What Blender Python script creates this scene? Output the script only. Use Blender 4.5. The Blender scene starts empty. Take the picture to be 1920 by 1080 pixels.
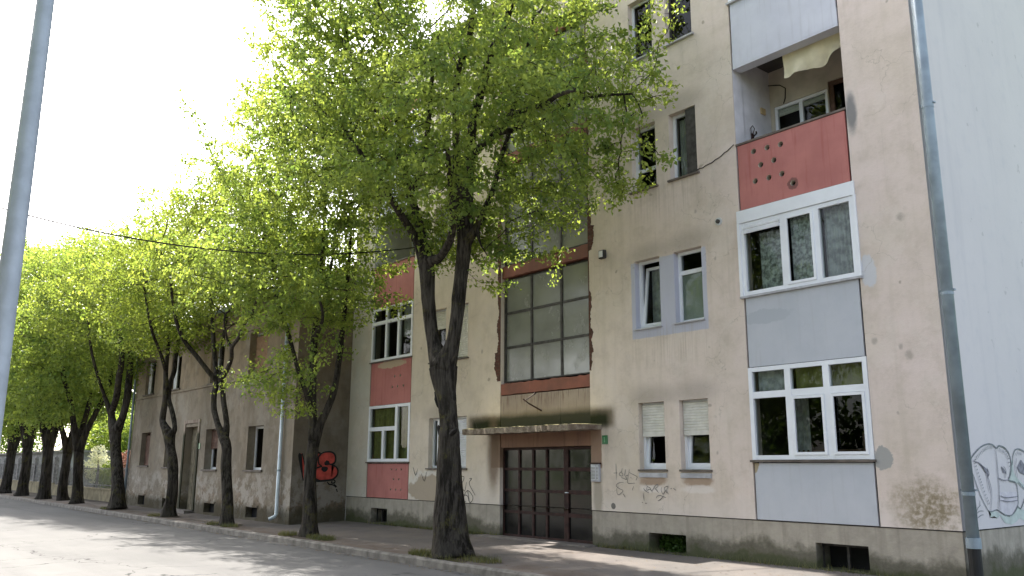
import bpy, bmesh, math, random
import numpy as np
from mathutils import Vector, Matrix

# ------------------------------------------------------------------ camera, light, exposure
S = bpy.context.scene
COL = S.collection
R = math.radians
cam_d = bpy.data.cameras.new('camera')
cam = bpy.data.objects.new('camera', cam_d)
COL.objects.link(cam)
cam_d.sensor_width = 36.0
cam_d.lens = 36.0 * 1583.73 / 1920.0
cam_d.clip_start = 0.05
cam_d.clip_end = 3000
_y, _p, _r = 0.881311, 0.2094887, -0.004215
cam.matrix_world = (Matrix.Translation((5.3487, -12.4606, 1.6312)) @ Matrix.Rotation(_y, 4, 'Z')
                    @ Matrix.Rotation(math.pi / 2 + _p, 4, 'X') @ Matrix.Rotation(-_r, 4, 'Z'))
S.camera = cam

SUN_EL, SUN_AZ = R(40.0), R(-1.2)        # light travels along +x, a touch towards -y
tdir = Vector((math.cos(SUN_EL) * math.cos(SUN_AZ), math.cos(SUN_EL) * math.sin(SUN_AZ), -math.sin(SUN_EL)))
W = bpy.data.worlds.new('World')
S.world = W
W.use_nodes = True
wn = W.node_tree
wn.nodes.clear()
wo = wn.nodes.new('ShaderNodeOutputWorld')
wb = wn.nodes.new('ShaderNodeBackground')
ws = wn.nodes.new('ShaderNodeTexSky')
ws.sky_type = 'NISHITA'
ws.sun_disc = False
ws.sun_elevation = SUN_EL
ws.sun_rotation = math.atan2(-tdir.x, -tdir.y)
ws.air_density = 0.8
ws.dust_density = 3.5
ws.ozone_density = 1.0
wb.inputs[1].default_value = 0.15
whs = wn.nodes.new('ShaderNodeHueSaturation')      # hazy, milky spring sky
whs.inputs['Saturation'].default_value = 0.55
wn.links.new(ws.outputs[0], whs.inputs['Color'])
wn.links.new(whs.outputs[0], wb.inputs[0])
wn.links.new(wb.outputs[0], wo.inputs[0])
sun_d = bpy.data.lights.new('sun', 'SUN')
sun_d.energy = 4.4
sun_d.angle = R(0.53)
sun_d.color = (1.0, 0.95, 0.88)
sun = bpy.data.objects.new('sun', sun_d)
sun.rotation_euler = tdir.to_track_quat('-Z', 'Y').to_euler()
sun.location = (-30, -5, 40)
COL.objects.link(sun)
S.view_settings.view_transform = 'Standard'
S.view_settings.look = 'None'
S.view_settings.exposure = 2.1
S.view_settings.gamma = 1.0
S.view_settings.use_curve_mapping = False
S.cycles.max_bounces = 8
S.cycles.transparent_max_bounces = 16
S.cycles.caustics_reflective = False
S.cycles.caustics_refractive = False

# ------------------------------------------------------------------ node helper
class Mat:
    def __init__(s, name):
        s.m = bpy.data.materials.new(name)
        s.m.use_nodes = True
        s.t = s.m.node_tree
        s.t.nodes.clear()
        s.out = s.t.nodes.new('ShaderNodeOutputMaterial')
        s._pos = None
    def n(s, typ):
        return s.t.nodes.new(typ)
    def set(s, sock, v):
        if isinstance(v, bpy.types.NodeSocket):
            s.t.links.new(v, sock)
        elif isinstance(v, (tuple, list)) and len(v) == 3 and sock.type == 'RGBA':
            sock.default_value = (*v, 1)
        else:
            sock.default_value = v
    def math(s, op, a, b=0.0, c=0.0, clamp=False):
        q = s.n('ShaderNodeMath'); q.operation = op; q.use_clamp = clamp
        s.set(q.inputs[0], a); s.set(q.inputs[1], b)
        if len(q.inputs) > 2: s.set(q.inputs[2], c)
        return q.outputs[0]
    def mul(s, a, b): return s.math('MULTIPLY', a, b)
    def mix(s, f, a, b, blend='MIX'):
        q = s.n('ShaderNodeMix'); q.data_type = 'RGBA'; q.blend_type = blend
        s.set(q.inputs[0], f); s.set(q.inputs[6], a); s.set(q.inputs[7], b)
        return q.outputs[2]
    def ramp(s, v, lo, hi, a=0.0, b=1.0):
        q = s.n('ShaderNodeMapRange'); q.interpolation_type = 'SMOOTHSTEP'
        s.set(q.inputs[0], v); q.inputs[1].default_value = lo; q.inputs[2].default_value = hi
        q.inputs[3].default_value = a; q.inputs[4].default_value = b
        return q.outputs[0]
    def pos(s, local=False):
        if s._pos is None:
            if local:
                s._pos = s.n('ShaderNodeTexCoord').outputs['Object']
            else:
                s._pos = s.n('ShaderNodeNewGeometry').outputs['Position']
            sp = s.n('ShaderNodeSeparateXYZ'); s.t.links.new(s._pos, sp.inputs[0])
            s.x, s.y, s.z = sp.outputs
        return s._pos
    def noise(s, scale, detail=4.0, rough=0.55, stretch=(1, 1, 1), off=(0, 0, 0), dist=0.0):
        mp = s.n('ShaderNodeMapping'); s.t.links.new(s.pos(), mp.inputs[0])
        mp.inputs['Scale'].default_value = stretch
        mp.inputs['Location'].default_value = off
        q = s.n('ShaderNodeTexNoise'); s.t.links.new(mp.outputs[0], q.inputs['Vector'])
        q.inputs['Scale'].default_value = scale
        q.inputs['Detail'].default_value = detail
        q.inputs['Roughness'].default_value = rough
        q.inputs['Distortion'].default_value = dist
        return q.outputs['Fac']
    def voro(s, scale, stretch=(1, 1, 1), feat='F1'):
        mp = s.n('ShaderNodeMapping'); s.t.links.new(s.pos(), mp.inputs[0])
        mp.inputs['Scale'].default_value = stretch
        q = s.n('ShaderNodeTexVoronoi'); q.feature = feat
        nz = s.n('ShaderNodeTexNoise'); nz.inputs['Scale'].default_value = 2.2; nz.inputs['Detail'].default_value = 6
        s.t.links.new(mp.outputs[0], nz.inputs['Vector'])
        sc = s.n('ShaderNodeVectorMath'); sc.operation = 'MULTIPLY_ADD'
        s.t.links.new(nz.outputs['Color'], sc.inputs[0]); sc.inputs[1].default_value = (.7, .7, .7); s.t.links.new(mp.outputs[0], sc.inputs[2])
        s.t.links.new(sc.outputs[0], q.inputs['Vector'])
        q.inputs['Scale'].default_value = scale
        return q.outputs['Distance']
    def ell(s, cx, cz, rx, rz, soft=0.3, nz=None, k=0.8, axis='x'):
        s.pos()
        h = s.x if axis == 'x' else s.y
        a = s.math('DIVIDE', s.math('SUBTRACT', h, cx), rx)
        b = s.math('DIVIDE', s.math('SUBTRACT', s.z, cz), rz)
        d = s.math('SQRT', s.math('ADD', s.mul(a, a), s.mul(b, b)))
        if nz is not None:
            d = s.math('ADD', d, s.mul(s.math('SUBTRACT', nz, 0.5), k))
        return s.ramp(d, 1 - soft, 1 + soft, 1.0, 0.0)
    def box(s, x0, x1, z0, z1, soft=0.02, nz=None, k=0.1, axis='x'):
        s.pos()
        h = s.x if axis == 'x' else s.y
        v = s.z
        if nz is not None:
            d = s.mul(s.math('SUBTRACT', nz, 0.5), k)
            h = s.math('ADD', h, d); v = s.math('ADD', v, d)
        m = s.mul(s.ramp(h, x0 - soft, x0 + soft), s.ramp(h, x1 - soft, x1 + soft, 1, 0))
        return s.mul(m, s.mul(s.ramp(v, z0 - soft, z0 + soft), s.ramp(v, z1 - soft, z1 + soft, 1, 0)))
    def finish(s, color, rough=0.8, bump=None, bstr=0.3, bdist=0.02, metal=0.0, spec=0.3):
        p = s.n('ShaderNodeBsdfPrincipled')
        s.set(p.inputs['Base Color'], color)
        s.set(p.inputs['Roughness'], rough)
        s.set(p.inputs['Metallic'], metal)
        s.set(p.inputs['Specular IOR Level'], spec)
        if bump is not None:
            b = s.n('ShaderNodeBump'); b.inputs['Strength'].default_value = bstr
            b.inputs['Distance'].default_value = bdist
            s.t.links.new(bump, b.inputs['Height'])
            s.t.links.new(b.outputs[0], p.inputs['Normal'])
        s.t.links.new(p.outputs[0], s.out.inputs[0])
        return s.m

def plain(name, c, rough=0.6, var=0.15, scale=3.0, metal=0.0, spec=0.3, bstr=0.0):
    m = Mat(name)
    n1 = m.noise(scale, 5)
    dk = tuple(v * (1 - var) for v in c); lt = tuple(min(1, v * (1 + var)) for v in c)
    col = m.mix(m.ramp(n1, 0.3, 0.7), dk, lt)
    return m.finish(col, rough, m.noise(60, 3) if bstr else None, bstr, 0.004, metal, spec)

# ------------------------------------------------------------------ materials
def mat_plaster():
    m = Mat('facade_plaster'); m.pos()
    n1 = m.noise(0.45, 4); n2 = m.noise(2.2, 7, 0.65); n3 = m.noise(14, 5, 0.6)
    n4 = m.noise(1.3, 6, 0.6, (3.0, 1, 0.22)); n5 = m.noise(5, 6, 0.7, off=(7, 3, 1))
    c = m.mix(m.ramp(m.x, -9.0, -2.0), (0.66, 0.575, 0.48), (0.66, 0.56, 0.515))
    c = m.mix(m.ramp(m.x, -14.0, -16.3), c, (0.47, 0.455, 0.41))
    c = m.mix(m.mul(m.ramp(n1, 0.35, 0.7), 0.5), c, (0.50, 0.44, 0.34))
    c = m.mix(m.mul(m.ramp(n2, 0.42, 0.72), 0.55), c, (0.45, 0.385, 0.315))
    c = m.mix(m.mul(m.ramp(n4, 0.48, 0.75), 0.35), c, (0.44, 0.38, 0.31))
    c = m.mix(m.mul(m.ramp(m.noise(2.0, 5, .6, (6, 1, .12), off=(1, 1, 1)), 0.56, 0.78), 0.3), c, (0.38, 0.33, 0.27))
    c = m.mix(m.mul(m.ramp(m.noise(0.9, 9, .75, off=(9, 2, 4)), 0.52, 0.56), 0.22), c, (0.66, 0.60, 0.54))
    c = m.mix(m.mul(m.ramp(m.noise(60, 4, .7), 0.55, 0.75), 0.18), c, (0.30, 0.26, 0.22))
    c = m.mix(m.mul(m.ramp(n3, 0.5, 0.8), 0.22), c, (0.40, 0.35, 0.29))
    c = m.mix(m.mul(m.ramp(m.z, 1.3, 0.8), 0.35), c, (0.62, 0.58, 0.55))
    # worn spots and small knocks
    sp = m.ramp(m.noise(3.1, 2, 0.4, off=(4, 0, 9)), 0.735, 0.76)
    c = m.mix(m.mul(sp, 0.7), c, (0.30, 0.26, 0.21))
    # lilac paint around the pair of windows
    lil = m.box(-5.98, -4.11, 4.13, 5.68, 0.012, n5, 0.05)
    c = m.mix(lil, c, m.mix(m.mul(n2, 0.5), (0.47, 0.48, 0.56), (0.40, 0.40, 0.45)))
    # soot above window heads, run-off below the sills
    for (cx, cz) in ((-5.55, 2.98), (-4.55, 3.02), (-5.5, 5.83), (-4.5, 5.86), (-5.5, 8.68), (-4.55, 8.7), (-12.8, 2.98)):
        c = m.mix(m.mul(m.ell(cx, cz, 0.48, 0.2, 0.7, n2, 1.2), 0.45), c, (0.27, 0.235, 0.20))
    for (cx, cz, w) in ((-5.55, 1.40, .32), (-4.5, 1.41, .33)):
        c = m.mix(m.ell(cx, cz, w, 0.11, 0.25, n5, 1.1), c, (0.36, 0.27, 0.20))
        c = m.mix(m.mul(m.ell(cx, cz - 0.15, w * 1.1, 0.07, 0.3, n5, 1.6), .8), c, (0.66, 0.60, 0.55))
    for cx in (-5.6, -4.95, -4.5, -12.8, -11.8):
        for cz in (3.95, 6.85):
            st = m.mul(m.ell(cx, cz, 0.42, 0.42, 0.5, None), m.ramp(m.noise(5, 3, 0.5, (5, 1, .15)), .45, .7))
            c = m.mix(m.mul(st, 0.3), c, (0.36, 0.30, 0.24))
    # moss and soot band over the canopy
    c = m.mix(m.box(-11.40, -6.52, 2.45, 2.84, 0.10, n2, 0.14), c, (0.17, 0.14, 0.10))
    c = m.mix(m.box(-11.24, -6.68, 2.45, 2.74, 0.10, n2, 0.14), c, (0.022, 0.026, 0.010))
    # brown paint and dirt round the doorway, under the canopy
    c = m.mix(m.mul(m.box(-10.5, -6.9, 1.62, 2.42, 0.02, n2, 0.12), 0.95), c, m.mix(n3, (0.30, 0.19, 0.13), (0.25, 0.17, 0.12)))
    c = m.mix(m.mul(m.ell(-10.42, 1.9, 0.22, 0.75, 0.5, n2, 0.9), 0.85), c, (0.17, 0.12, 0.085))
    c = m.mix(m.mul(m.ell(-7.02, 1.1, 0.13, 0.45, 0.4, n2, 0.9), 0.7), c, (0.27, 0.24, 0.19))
    # lower left: missing top coat with pale rim
    c = m.mix(m.ell(-13.1, 1.12, 0.98, 0.42, 0.08, n2, 1.3), c, (0.62, 0.58, 0.52))
    c = m.mix(m.ell(-13.05, 1.06, 0.9, 0.36, 0.08, n2, 1.2), c, (0.40, 0.335, 0.26))
    # mildew near the corner, cement patches
    c = m.mix(m.mul(m.ell(-0.52, 1.12, 0.42, 0.36, 0.5, n5, 1.7), m.ramp(n3, 0.3, 0.62, 0.25, 0.9)), c, (0.32, 0.27, 0.20))
    c = m.mix(m.mul(m.ell(-0.35, 1.05, 0.3, 0.28, 0.5, n5, 2.2), m.ramp(n3, 0.4, 0.6, 0.1, 0.8)), c, (0.22, 0.18, 0.115))
    c = m.mix(m.ell(-1.04, 1.80, 0.15, 0.17, 0.05, n5, 1.3), c, (0.34, 0.335, 0.32))
    c = m.mix(m.ell(-1.02, 4.66, 0.13, 0.26, 0.12, n5, 1.3), c, (0.53, 0.53, 0.55))
    c = m.mix(m.mul(m.ell(-1.08, 7.33, 0.09, 0.34, 0.4, n5, 0.7), .8), c, (0.13, 0.14, 0.15))
    c = m.mix(m.ell(-6.6, 0.90, 0.06, 0.06, 0.1, n5, 0.7), c, (0.16, 0.15, 0.14))
    for (cx, cz, r) in ((-.62, 3.43, .06), (-.5, 3.3, .1), (-.75, 2.45, .045), (-2.9, 10.9, .05), (-4.3, 6.4, .05), (-3.9, 5.4, .05), (-10.9, 4.4, .06), (-4.05, 1.9, .05), (-1.02, 3.55, .08), (-.45, 5.4, .1)):
        c = m.mix(m.mul(m.ell(cx, cz, r * .55, r * .7, 0.5, n5, 3.0), .6), c, (0.30, 0.265, 0.235))
    # fine cracks
    cr = m.ramp(m.voro(0.9, (1, 1, 1), 'DISTANCE_TO_EDGE'), 0.0, 0.006, 1, 0)
    c = m.mix(m.mul(m.mul(cr, m.ramp(n1, 0.45, 0.55)), 0.45), c, (0.25, 0.22, 0.18))
    h = m.math('ADD', m.mul(n3, 0.5), m.mul(m.noise(90, 3), 0.25))
    h = m.math('ADD', h, m.mul(n2, 0.9))
    return m.finish(c, 0.92, h, 0.35, 0.02, spec=0.15)

def mat_endwall():
    m = Mat('end_wall_render'); m.pos()
    n1 = m.noise(0.6, 5); n2 = m.noise(3, 7, 0.65); n4 = m.noise(1.2, 6, 0.6, (1, 3, 0.2))
    c = m.mix(m.mul(m.ramp(n1, .3, .7), .5), (0.585, 0.56, 0.57), (0.535, 0.513, 0.528))
    c = m.mix(m.mul(m.ramp(n2, .5, .8), .4), c, (0.45, 0.45, 0.49))
    c = m.mix(m.mul(m.ramp(n4, .5, .75), .35), c, (0.45, 0.44, 0.47))
    sp = m.ramp(m.noise(4.1, 3, 0.5, off=(4, 2, 5)), 0.70, 0.74)
    c = m.mix(m.mul(sp, 0.5), c, (0.35, 0.34, 0.35))
    return m.finish(c, 0.9, m.math('ADD', n2, m.mul(m.noise(70, 3), .2)), 0.3, 0.02, spec=0.15)

def mat_plinth():
    m = Mat('plinth_render'); m.pos()
    n1 = m.noise(0.8, 5); n2 = m.noise(4, 7, 0.65); n3 = m.noise(25, 5)
    c = m.mix(m.ramp(n2, .3, .7), (0.38, 0.345, 0.29), (0.30, 0.272, 0.232))
    c = m.mix(m.mul(m.ramp(m.noise(2, 4, .5, (4, 4, .2)), .5, .75), .5), c, (0.20, 0.18, 0.15))
    edge = m.math('ADD', m.z, m.mul(m.math('SUBTRACT', n1, 0.5), -0.7))
    edge = m.math('ADD', edge, m.mul(m.math('SUBTRACT', n2, 0.5), -0.35))
    c = m.mix(m.mul(m.ramp(edge, 0.5, 0.3), .85), c, m.mix(n3, (0.055, 0.052, 0.036), (0.13, 0.12, 0.09)))
    c = m.mix(m.mul(m.ramp(edge, 0.28, 0.14), .6), c, (0.05, 0.065, 0.02))
    return m.finish(c, 0.95, m.math('ADD', n2, m.mul(n3, .5)), 0.5, 0.02, spec=0.1)

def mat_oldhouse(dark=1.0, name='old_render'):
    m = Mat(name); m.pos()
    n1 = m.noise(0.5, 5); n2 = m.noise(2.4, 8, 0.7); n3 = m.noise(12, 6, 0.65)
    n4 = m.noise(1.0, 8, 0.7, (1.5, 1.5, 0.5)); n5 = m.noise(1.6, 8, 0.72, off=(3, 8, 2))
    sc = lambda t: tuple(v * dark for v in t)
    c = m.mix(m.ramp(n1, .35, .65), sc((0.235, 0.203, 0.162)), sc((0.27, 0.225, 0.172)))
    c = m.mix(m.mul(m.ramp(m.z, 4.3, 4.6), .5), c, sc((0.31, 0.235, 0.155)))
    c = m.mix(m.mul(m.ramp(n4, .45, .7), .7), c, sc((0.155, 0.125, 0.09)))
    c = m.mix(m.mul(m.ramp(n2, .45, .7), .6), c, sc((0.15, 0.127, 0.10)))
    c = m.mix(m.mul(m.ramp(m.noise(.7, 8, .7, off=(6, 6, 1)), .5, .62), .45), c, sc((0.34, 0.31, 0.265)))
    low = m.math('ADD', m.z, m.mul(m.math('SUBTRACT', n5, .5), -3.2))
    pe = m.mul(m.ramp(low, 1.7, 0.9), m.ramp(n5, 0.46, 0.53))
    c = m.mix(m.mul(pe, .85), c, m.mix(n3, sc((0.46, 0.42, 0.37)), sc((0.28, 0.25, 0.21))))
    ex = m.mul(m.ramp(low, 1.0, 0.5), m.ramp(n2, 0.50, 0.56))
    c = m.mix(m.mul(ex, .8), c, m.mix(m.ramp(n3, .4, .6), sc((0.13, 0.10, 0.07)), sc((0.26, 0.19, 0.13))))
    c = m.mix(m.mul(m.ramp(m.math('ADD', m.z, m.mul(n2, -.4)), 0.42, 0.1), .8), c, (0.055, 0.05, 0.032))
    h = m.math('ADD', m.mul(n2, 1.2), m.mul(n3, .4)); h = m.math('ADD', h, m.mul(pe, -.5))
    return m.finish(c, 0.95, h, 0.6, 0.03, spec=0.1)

def mat_panel(name, a, b, chips=None, streak=None, moss=False):
    m = Mat(name); m.pos()
    n1 = m.noise(1.5, 6, .6); n2 = m.noise(9, 6, .65); n4 = m.noise(3, 5, .6, (4, 4, .25))
    c = m.mix(m.ramp(n1, .3, .7), a, b)
    c = m.mix(m.mul(m.ramp(n2, .55, .8), .3), c, tuple(v * .75 for v in a))
    if streak: c = m.mix(m.mul(m.ramp(n4, .52, .75), .6), c, streak)
    if chips:
        for (cx, cz, rx, rz, col) in chips:
            c = m.mix(m.ell(cx, cz, rx, rz, 0.08, m.noise(5, 6, .7), 1.4), c, col)
    if moss:
        dr = m.mul(m.ramp(m.noise(3.5, 4, .6, (5, 1, .35), off=(2, 0, 0)), .5, .62), m.ramp(m.z, 2.9, 3.25))
        c = m.mix(m.mul(dr, .8), c, (.12, .06, .045))
        zz = m.math('ADD', m.z, m.mul(m.math('SUBTRACT', m.noise(2.2, 7, .65), .5), .10))
        c = m.mix(m.mul(m.ramp(zz, 2.93, 2.80), .9), c, (.17, .14, .10))
        c = m.mix(m.mul(m.ramp(zz, 2.84, 2.72), .93), c, (.024, .027, .012))
    return m.finish(c, 0.8, m.math('ADD', n2, m.mul(m.noise(120, 2), .3)), 0.2, 0.01, spec=0.2)

def mat_road():
    m = Mat('asphalt_road'); m.pos()
    n1 = m.noise(0.25, 5); n2 = m.noise(1.6, 6, .6); n3 = m.noise(120, 4, .7); n4 = m.noise(0.5, 5, .6, (0.25, 2.5, 1))
    c = m.mix(m.ramp(n1, .3, .7), (0.118, 0.116, 0.113), (0.150, 0.147, 0.142))
    c = m.mix(m.mul(m.ramp(n4, .45, .7), .5), c, (0.095, 0.094, 0.093))
    c = m.mix(m.mul(m.ramp(n2, .5, .75), .35), c, (0.085, 0.084, 0.083))
    c = m.mix(m.mul(m.ramp(n3, .4, .7), .45), c, (0.20, 0.196, 0.19))
    cr = m.ramp(m.math('ADD', m.voro(0.35, (1, 1, 1), 'DISTANCE_TO_EDGE'), m.mul(m.math('SUBTRACT', n2, .5), .03)), 0.0, 0.008, 1, 0)
    c = m.mix(m.mul(m.mul(cr, m.ramp(n1, .45, .55)), .8), c, (0.02, 0.02, 0.02))
    return m.finish(c, 1.0, m.math('ADD', n3, m.mul(n2, .4)), 0.25, 0.008, spec=0.04)

def mat_walk():
    m = Mat('asphalt_pavement'); m.pos()
    n1 = m.noise(0.35, 5); n2 = m.noise(1.8, 7, .65); n3 = m.noise(110, 4, .7)
    c = m.mix(m.ramp(n1, .3, .7), (0.12, 0.112, 0.105), (0.19, 0.162, 0.142))
    c = m.mix(m.mul(m.ramp(n2, .45, .75), .5), c, (0.07, 0.07, 0.073))
    c = m.mix(m.mul(m.ramp(n3, .4, .7), .4), c, (0.23, 0.21, 0.19))
    dirt = m.mul(m.ramp(m.y, -2.35, -2.9), m.ramp(n2, .35, .6))
    c = m.mix(m.mul(dirt, .5), c, (0.12, 0.085, 0.06))
    return m.finish(c, 1.0, m.math('ADD', n3, m.mul(n2, .6)), 0.3, 0.01, spec=0.04)

def mat_bark(dark=1.0, name='bark'):
    m = Mat(name); m.pos(True)
    n1 = m.noise(1.2, 5); n2 = m.noise(13, 7, .7, (1, 1, .12)); n3 = m.noise(40, 5, .6, (1, 1, .4))
    li = m.noise(2.6, 6, .7, off=(5, 5, 5))
    c = m.mix(m.ramp(n2, .40, .60), (0.026 * dark, 0.022 * dark, 0.018 * dark), (0.115 * dark, 0.10 * dark, 0.084 * dark))
    c = m.mix(m.mul(m.ramp(n1, .45, .65), .4), c, (0.13 * dark, 0.115 * dark, 0.095 * dark))
    c = m.mix(m.mul(m.mul(m.ramp(li, .54, .66), m.ramp(n3, .35, .6)), .75), c, (0.17 * dark, 0.155 * dark, 0.045 * dark))
    return m.finish(c, 0.95, m.math('ADD', n2, m.mul(n3, .5)), 1.0, 0.05, spec=0.1)

def mat_leaf(name, a, b, trans=0.58):
    m = Mat(name)
    g = m.n('ShaderNodeNewGeometry')
    rnd = g.outputs['Random Per Island']
    tc = m.n('ShaderNodeTexCoord')
    q = m.n('ShaderNodeTexNoise'); m.t.links.new(tc.outputs['Object'], q.inputs['Vector'])
    q.inputs['Scale'].default_value = 1.1; q.inputs['Detail'].default_value = 3
    f = m.math('ADD', m.mul(rnd, .45), m.mul(m.ramp(q.outputs['Fac'], .35, .65), .55))
    c = m.mix(f, a, b)
    ct = m.mix(1.0, c, (1.2, 1.12, .7), 'MULTIPLY')
    d = m.n('ShaderNodeBsdfPrincipled'); m.set(d.inputs['Base Color'], c)
    d.inputs['Roughness'].default_value = .5; d.inputs['Specular IOR Level'].default_value = .35
    t = m.n('ShaderNodeBsdfTranslucent'); m.set(t.inputs[0], ct)
    x = m.n('ShaderNodeMixShader'); x.inputs[0].default_value = trans
    m.t.links.new(d.outputs[0], x.inputs[1]); m.t.links.new(t.outputs[0], x.inputs[2])
    m.t.links.new(x.outputs[0], m.out.inputs[0])
    return m.m

def mat_glass(name, tint=(0.75, 0.8, 0.78), rough=0.0, ior=1.5):
    m = Mat(name)
    t = m.n('ShaderNodeBsdfTransparent'); m.set(t.inputs[0], tint)
    g = m.n('ShaderNodeBsdfGlossy'); g.inputs['Roughness'].default_value = rough
    m.pos()
    b = m.n('ShaderNodeBump'); b.inputs['Strength'].default_value = .025; b.inputs['Distance'].default_value = .02
    m.t.links.new(m.noise(2.2, 2), b.inputs['Height']); m.t.links.new(b.outputs[0], g.inputs['Normal'])
    f = m.n('ShaderNodeFresnel'); f.inputs[0].default_value = ior
    x = m.n('ShaderNodeMixShader')
    m.t.links.new(m.math('ADD', m.mul(f.outputs[0], .6), .0, clamp=True), x.inputs[0])
    m.t.links.new(t.outputs[0], x.inputs[1]); m.t.links.new(g.outputs[0], x.inputs[2])
    m.t.links.new(x.outputs[0], m.out.inputs[0])
    return m.m

def mat_frosted(name, c, rough=.25, spec=.6):
    m = Mat(name); m.pos()
    n1 = m.noise(0.9, 4); n2 = m.noise(2.5, 6, .65, (1, 1, .8))
    col = m.mix(m.ramp(n1, .3, .7), c, tuple(v * .7 for v in c))
    col = m.mix(m.mul(m.ramp(n2, .5, .8), .5), col, tuple(v * .55 for v in c))
    return m.finish(col, m.ramp(n2, .3, .8, rough, rough + .2), None, spec=spec)

def mat_brick():
    m = Mat('exposed_brick'); m.pos()
    mp = m.n('ShaderNodeCombineXYZ'); m.t.links.new(m.x, mp.inputs[0]); m.t.links.new(m.z, mp.inputs[1])
    b = m.n('ShaderNodeTexBrick'); m.t.links.new(mp.outputs[0], b.inputs['Vector'])
    b.inputs['Scale'].default_value = 1.0; b.inputs['Brick Width'].default_value = .25; b.inputs['Row Height'].default_value = .075
    b.inputs['Mortar Size'].default_value = .008
    b.inputs['Color1'].default_value = (.15, .06, .045, 1); b.inputs['Color2'].default_value = (.09, .04, .03, 1)
    b.inputs['Mortar'].default_value = (.13, .085, .065, 1)
    n = m.noise(8, 6, .7)
    c = m.mix(m.mul(m.ramp(n, .35, .6), .85), b.outputs['Color'], (.075, .045, .035))
    return m.finish(c, .95, n, .9, .03, spec=.1)

def mat_roof():
    m = Mat('roof_tiles'); m.pos()
    w = m.n('ShaderNodeTexWave'); mp = m.n('ShaderNodeMapping'); m.t.links.new(m.pos(), mp.inputs[0])
    m.t.links.new(mp.outputs[0], w.inputs[0]); w.inputs['Scale'].default_value = 1.4
    n = m.noise(3, 6, .7)
    c = m.mix(m.ramp(n, .3, .7), (.24, .12, .08), (.13, .085, .065))
    return m.finish(c, .9, w.outputs['Fac'], .7, .05)

def mat_canopy():
    m = Mat('weathered_concrete'); m.pos()
    n1 = m.noise(5, 7, .7); n2 = m.noise(18, 6, .7)
    c = m.mix(m.ramp(n1, .35, .65), (.30, .25, .19), (.14, .105, .08))
    c = m.mix(m.mul(m.ramp(n2, .55, .75), .6), c, (.06, .045, .035))
    top = m.mul(m.ramp(m.math('ADD', m.z, m.mul(n1, -.03)), 2.465, 2.482), .8)
    c = m.mix(top, c, m.mix(n2, (.26, .24, .09), (.46, .42, .22)))
    return m.finish(c, .95, m.math('ADD', n1, n2), .8, .02, spec=.1)

M = {}
M['plaster'] = mat_plaster(); M['endwall'] = mat_endwall(); M['plinth'] = mat_plinth()
M['old'] = mat_oldhouse(); M['old_end'] = mat_oldhouse(.62, 'old_render_shaded')  # end wall's shade is put into a darkened copy of the render
M['blue'] = mat_panel('pale_blue_panel', (.475, .49, .53), (.43, .45, .49), chips=[(-2.9, 4.2, .5, .12, (.40, .42, .46)), (-3.3, 1.72, .1, .16, (.33, .27, .18))], streak=(.415, .42, .45))
M['white_panel'] = mat_panel('pale_parapet_paint', (.56, .57, .63), (.49, .50, .56), streak=(.42, .42, .46))
M['red'] = mat_panel('faded_red_panel', (.46, .185, .165), (.385, .15, .135), chips=[(-15.1, 4.47, .75, .11, (.45, .35, .25)), (-2.22, 6.42, .10, .10, (.20, .09, .08))], streak=(.30, .08, .07))
M['red_dim'] = mat_panel('chipped_red_band', (.27, .105, .075), (.17, .08, .06), streak=(.16, .09, .07))
M['spandrel'] = mat_panel('stained_concrete', (.34, .285, .23), (.27, .22, .18), streak=(.12, .085, .07), moss=True)
M['terracotta'] = mat_panel('brown_lintel_paint', (.30, .175, .12), (.24, .14, .10), streak=(.15, .095, .07))
M['pvc'] = plain('white_window_frame', (.72, .74, .78), .4, .05, 2, spec=.45)
M['pvc_old'] = plain('aged_white_paint', (.55, .56, .56), .6, .18, 6)
M['sill'] = plain('dark_sill', (.12, .10, .085), .7, .3, 5)
M['sill_grey'] = plain('grey_metal_sill', (.38, .38, .40), .5, .2, 5)
M['steel_dark'] = plain('dark_brown_steel', (.034, .014, .011), .75, .4, 8)
M['steel_grey'] = plain('dark_grey_steel', (.045, .042, .04), .6, .4, 8)
M['seam_shade'] = plain('black_seam_and_shade', (.012, .012, .014), .9, .2, 5)
M['shutter'] = plain('cream_roller_shutter', (.60, .585, .53), .6, .1, 5)
M['shutter_white'] = plain('white_roller_shutter', (.62, .63, .66), .6, .08, 5)
M['glass'] = mat_glass('window_glass')
M['glass_dark'] = mat_glass('dark_glass', (.35, .36, .35))
M['frost'] = mat_frosted('frosted_stair_glass', (.22, .225, .195), .14, .8)
M['frost_door'] = mat_frosted('dusty_door_glass', (.012, .012, .012), .08, .4)
M['frost_white'] = mat_frosted('white_frosted_glass', (.36, .41, .37), .3, .5)
M['curtain'] = plain('grey_net_curtain', (.44, .46, .46), .9, .3, 8)
M['curtain_green'] = plain('olive_curtain', (.20, .205, .065), .9, .25, 6)
M['curtain_light'] = plain('pale_curtain', (.42, .43, .42), .9, .2, 6)
M['curtain_pattern'] = plain('patterned_curtain', (.34, .38, .36), .9, .6, 14)
M['interior'] = plain('interior_dark', (.06, .055, .05), .9, .2, 2)
M['loggia'] = plain('loggia_plaster', (.46, .41, .34), .9, .12, 3, bstr=.2)
M['loggia_side'] = plain('loggia_white_plaster', (.60, .59, .62), .9, .10, 3, bstr=.2)
M['soffit'] = plain('yellowed_soffit', (.48, .36, .19), .9, .2, 3)
M['awning'] = plain('cream_cloth', (.62, .56, .40), .85, .12, 3)
M['brick'] = mat_brick(); M['canopy'] = mat_canopy(); M['roof'] = mat_roof()
M['pipe'] = plain('blue_grey_zinc', (.21, .26, .30), .5, .2, 3, metal=.1, spec=.5)
M['pipe_black'] = plain('black_pipe', (.012, .012, .013), .5, .2, 5)
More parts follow.
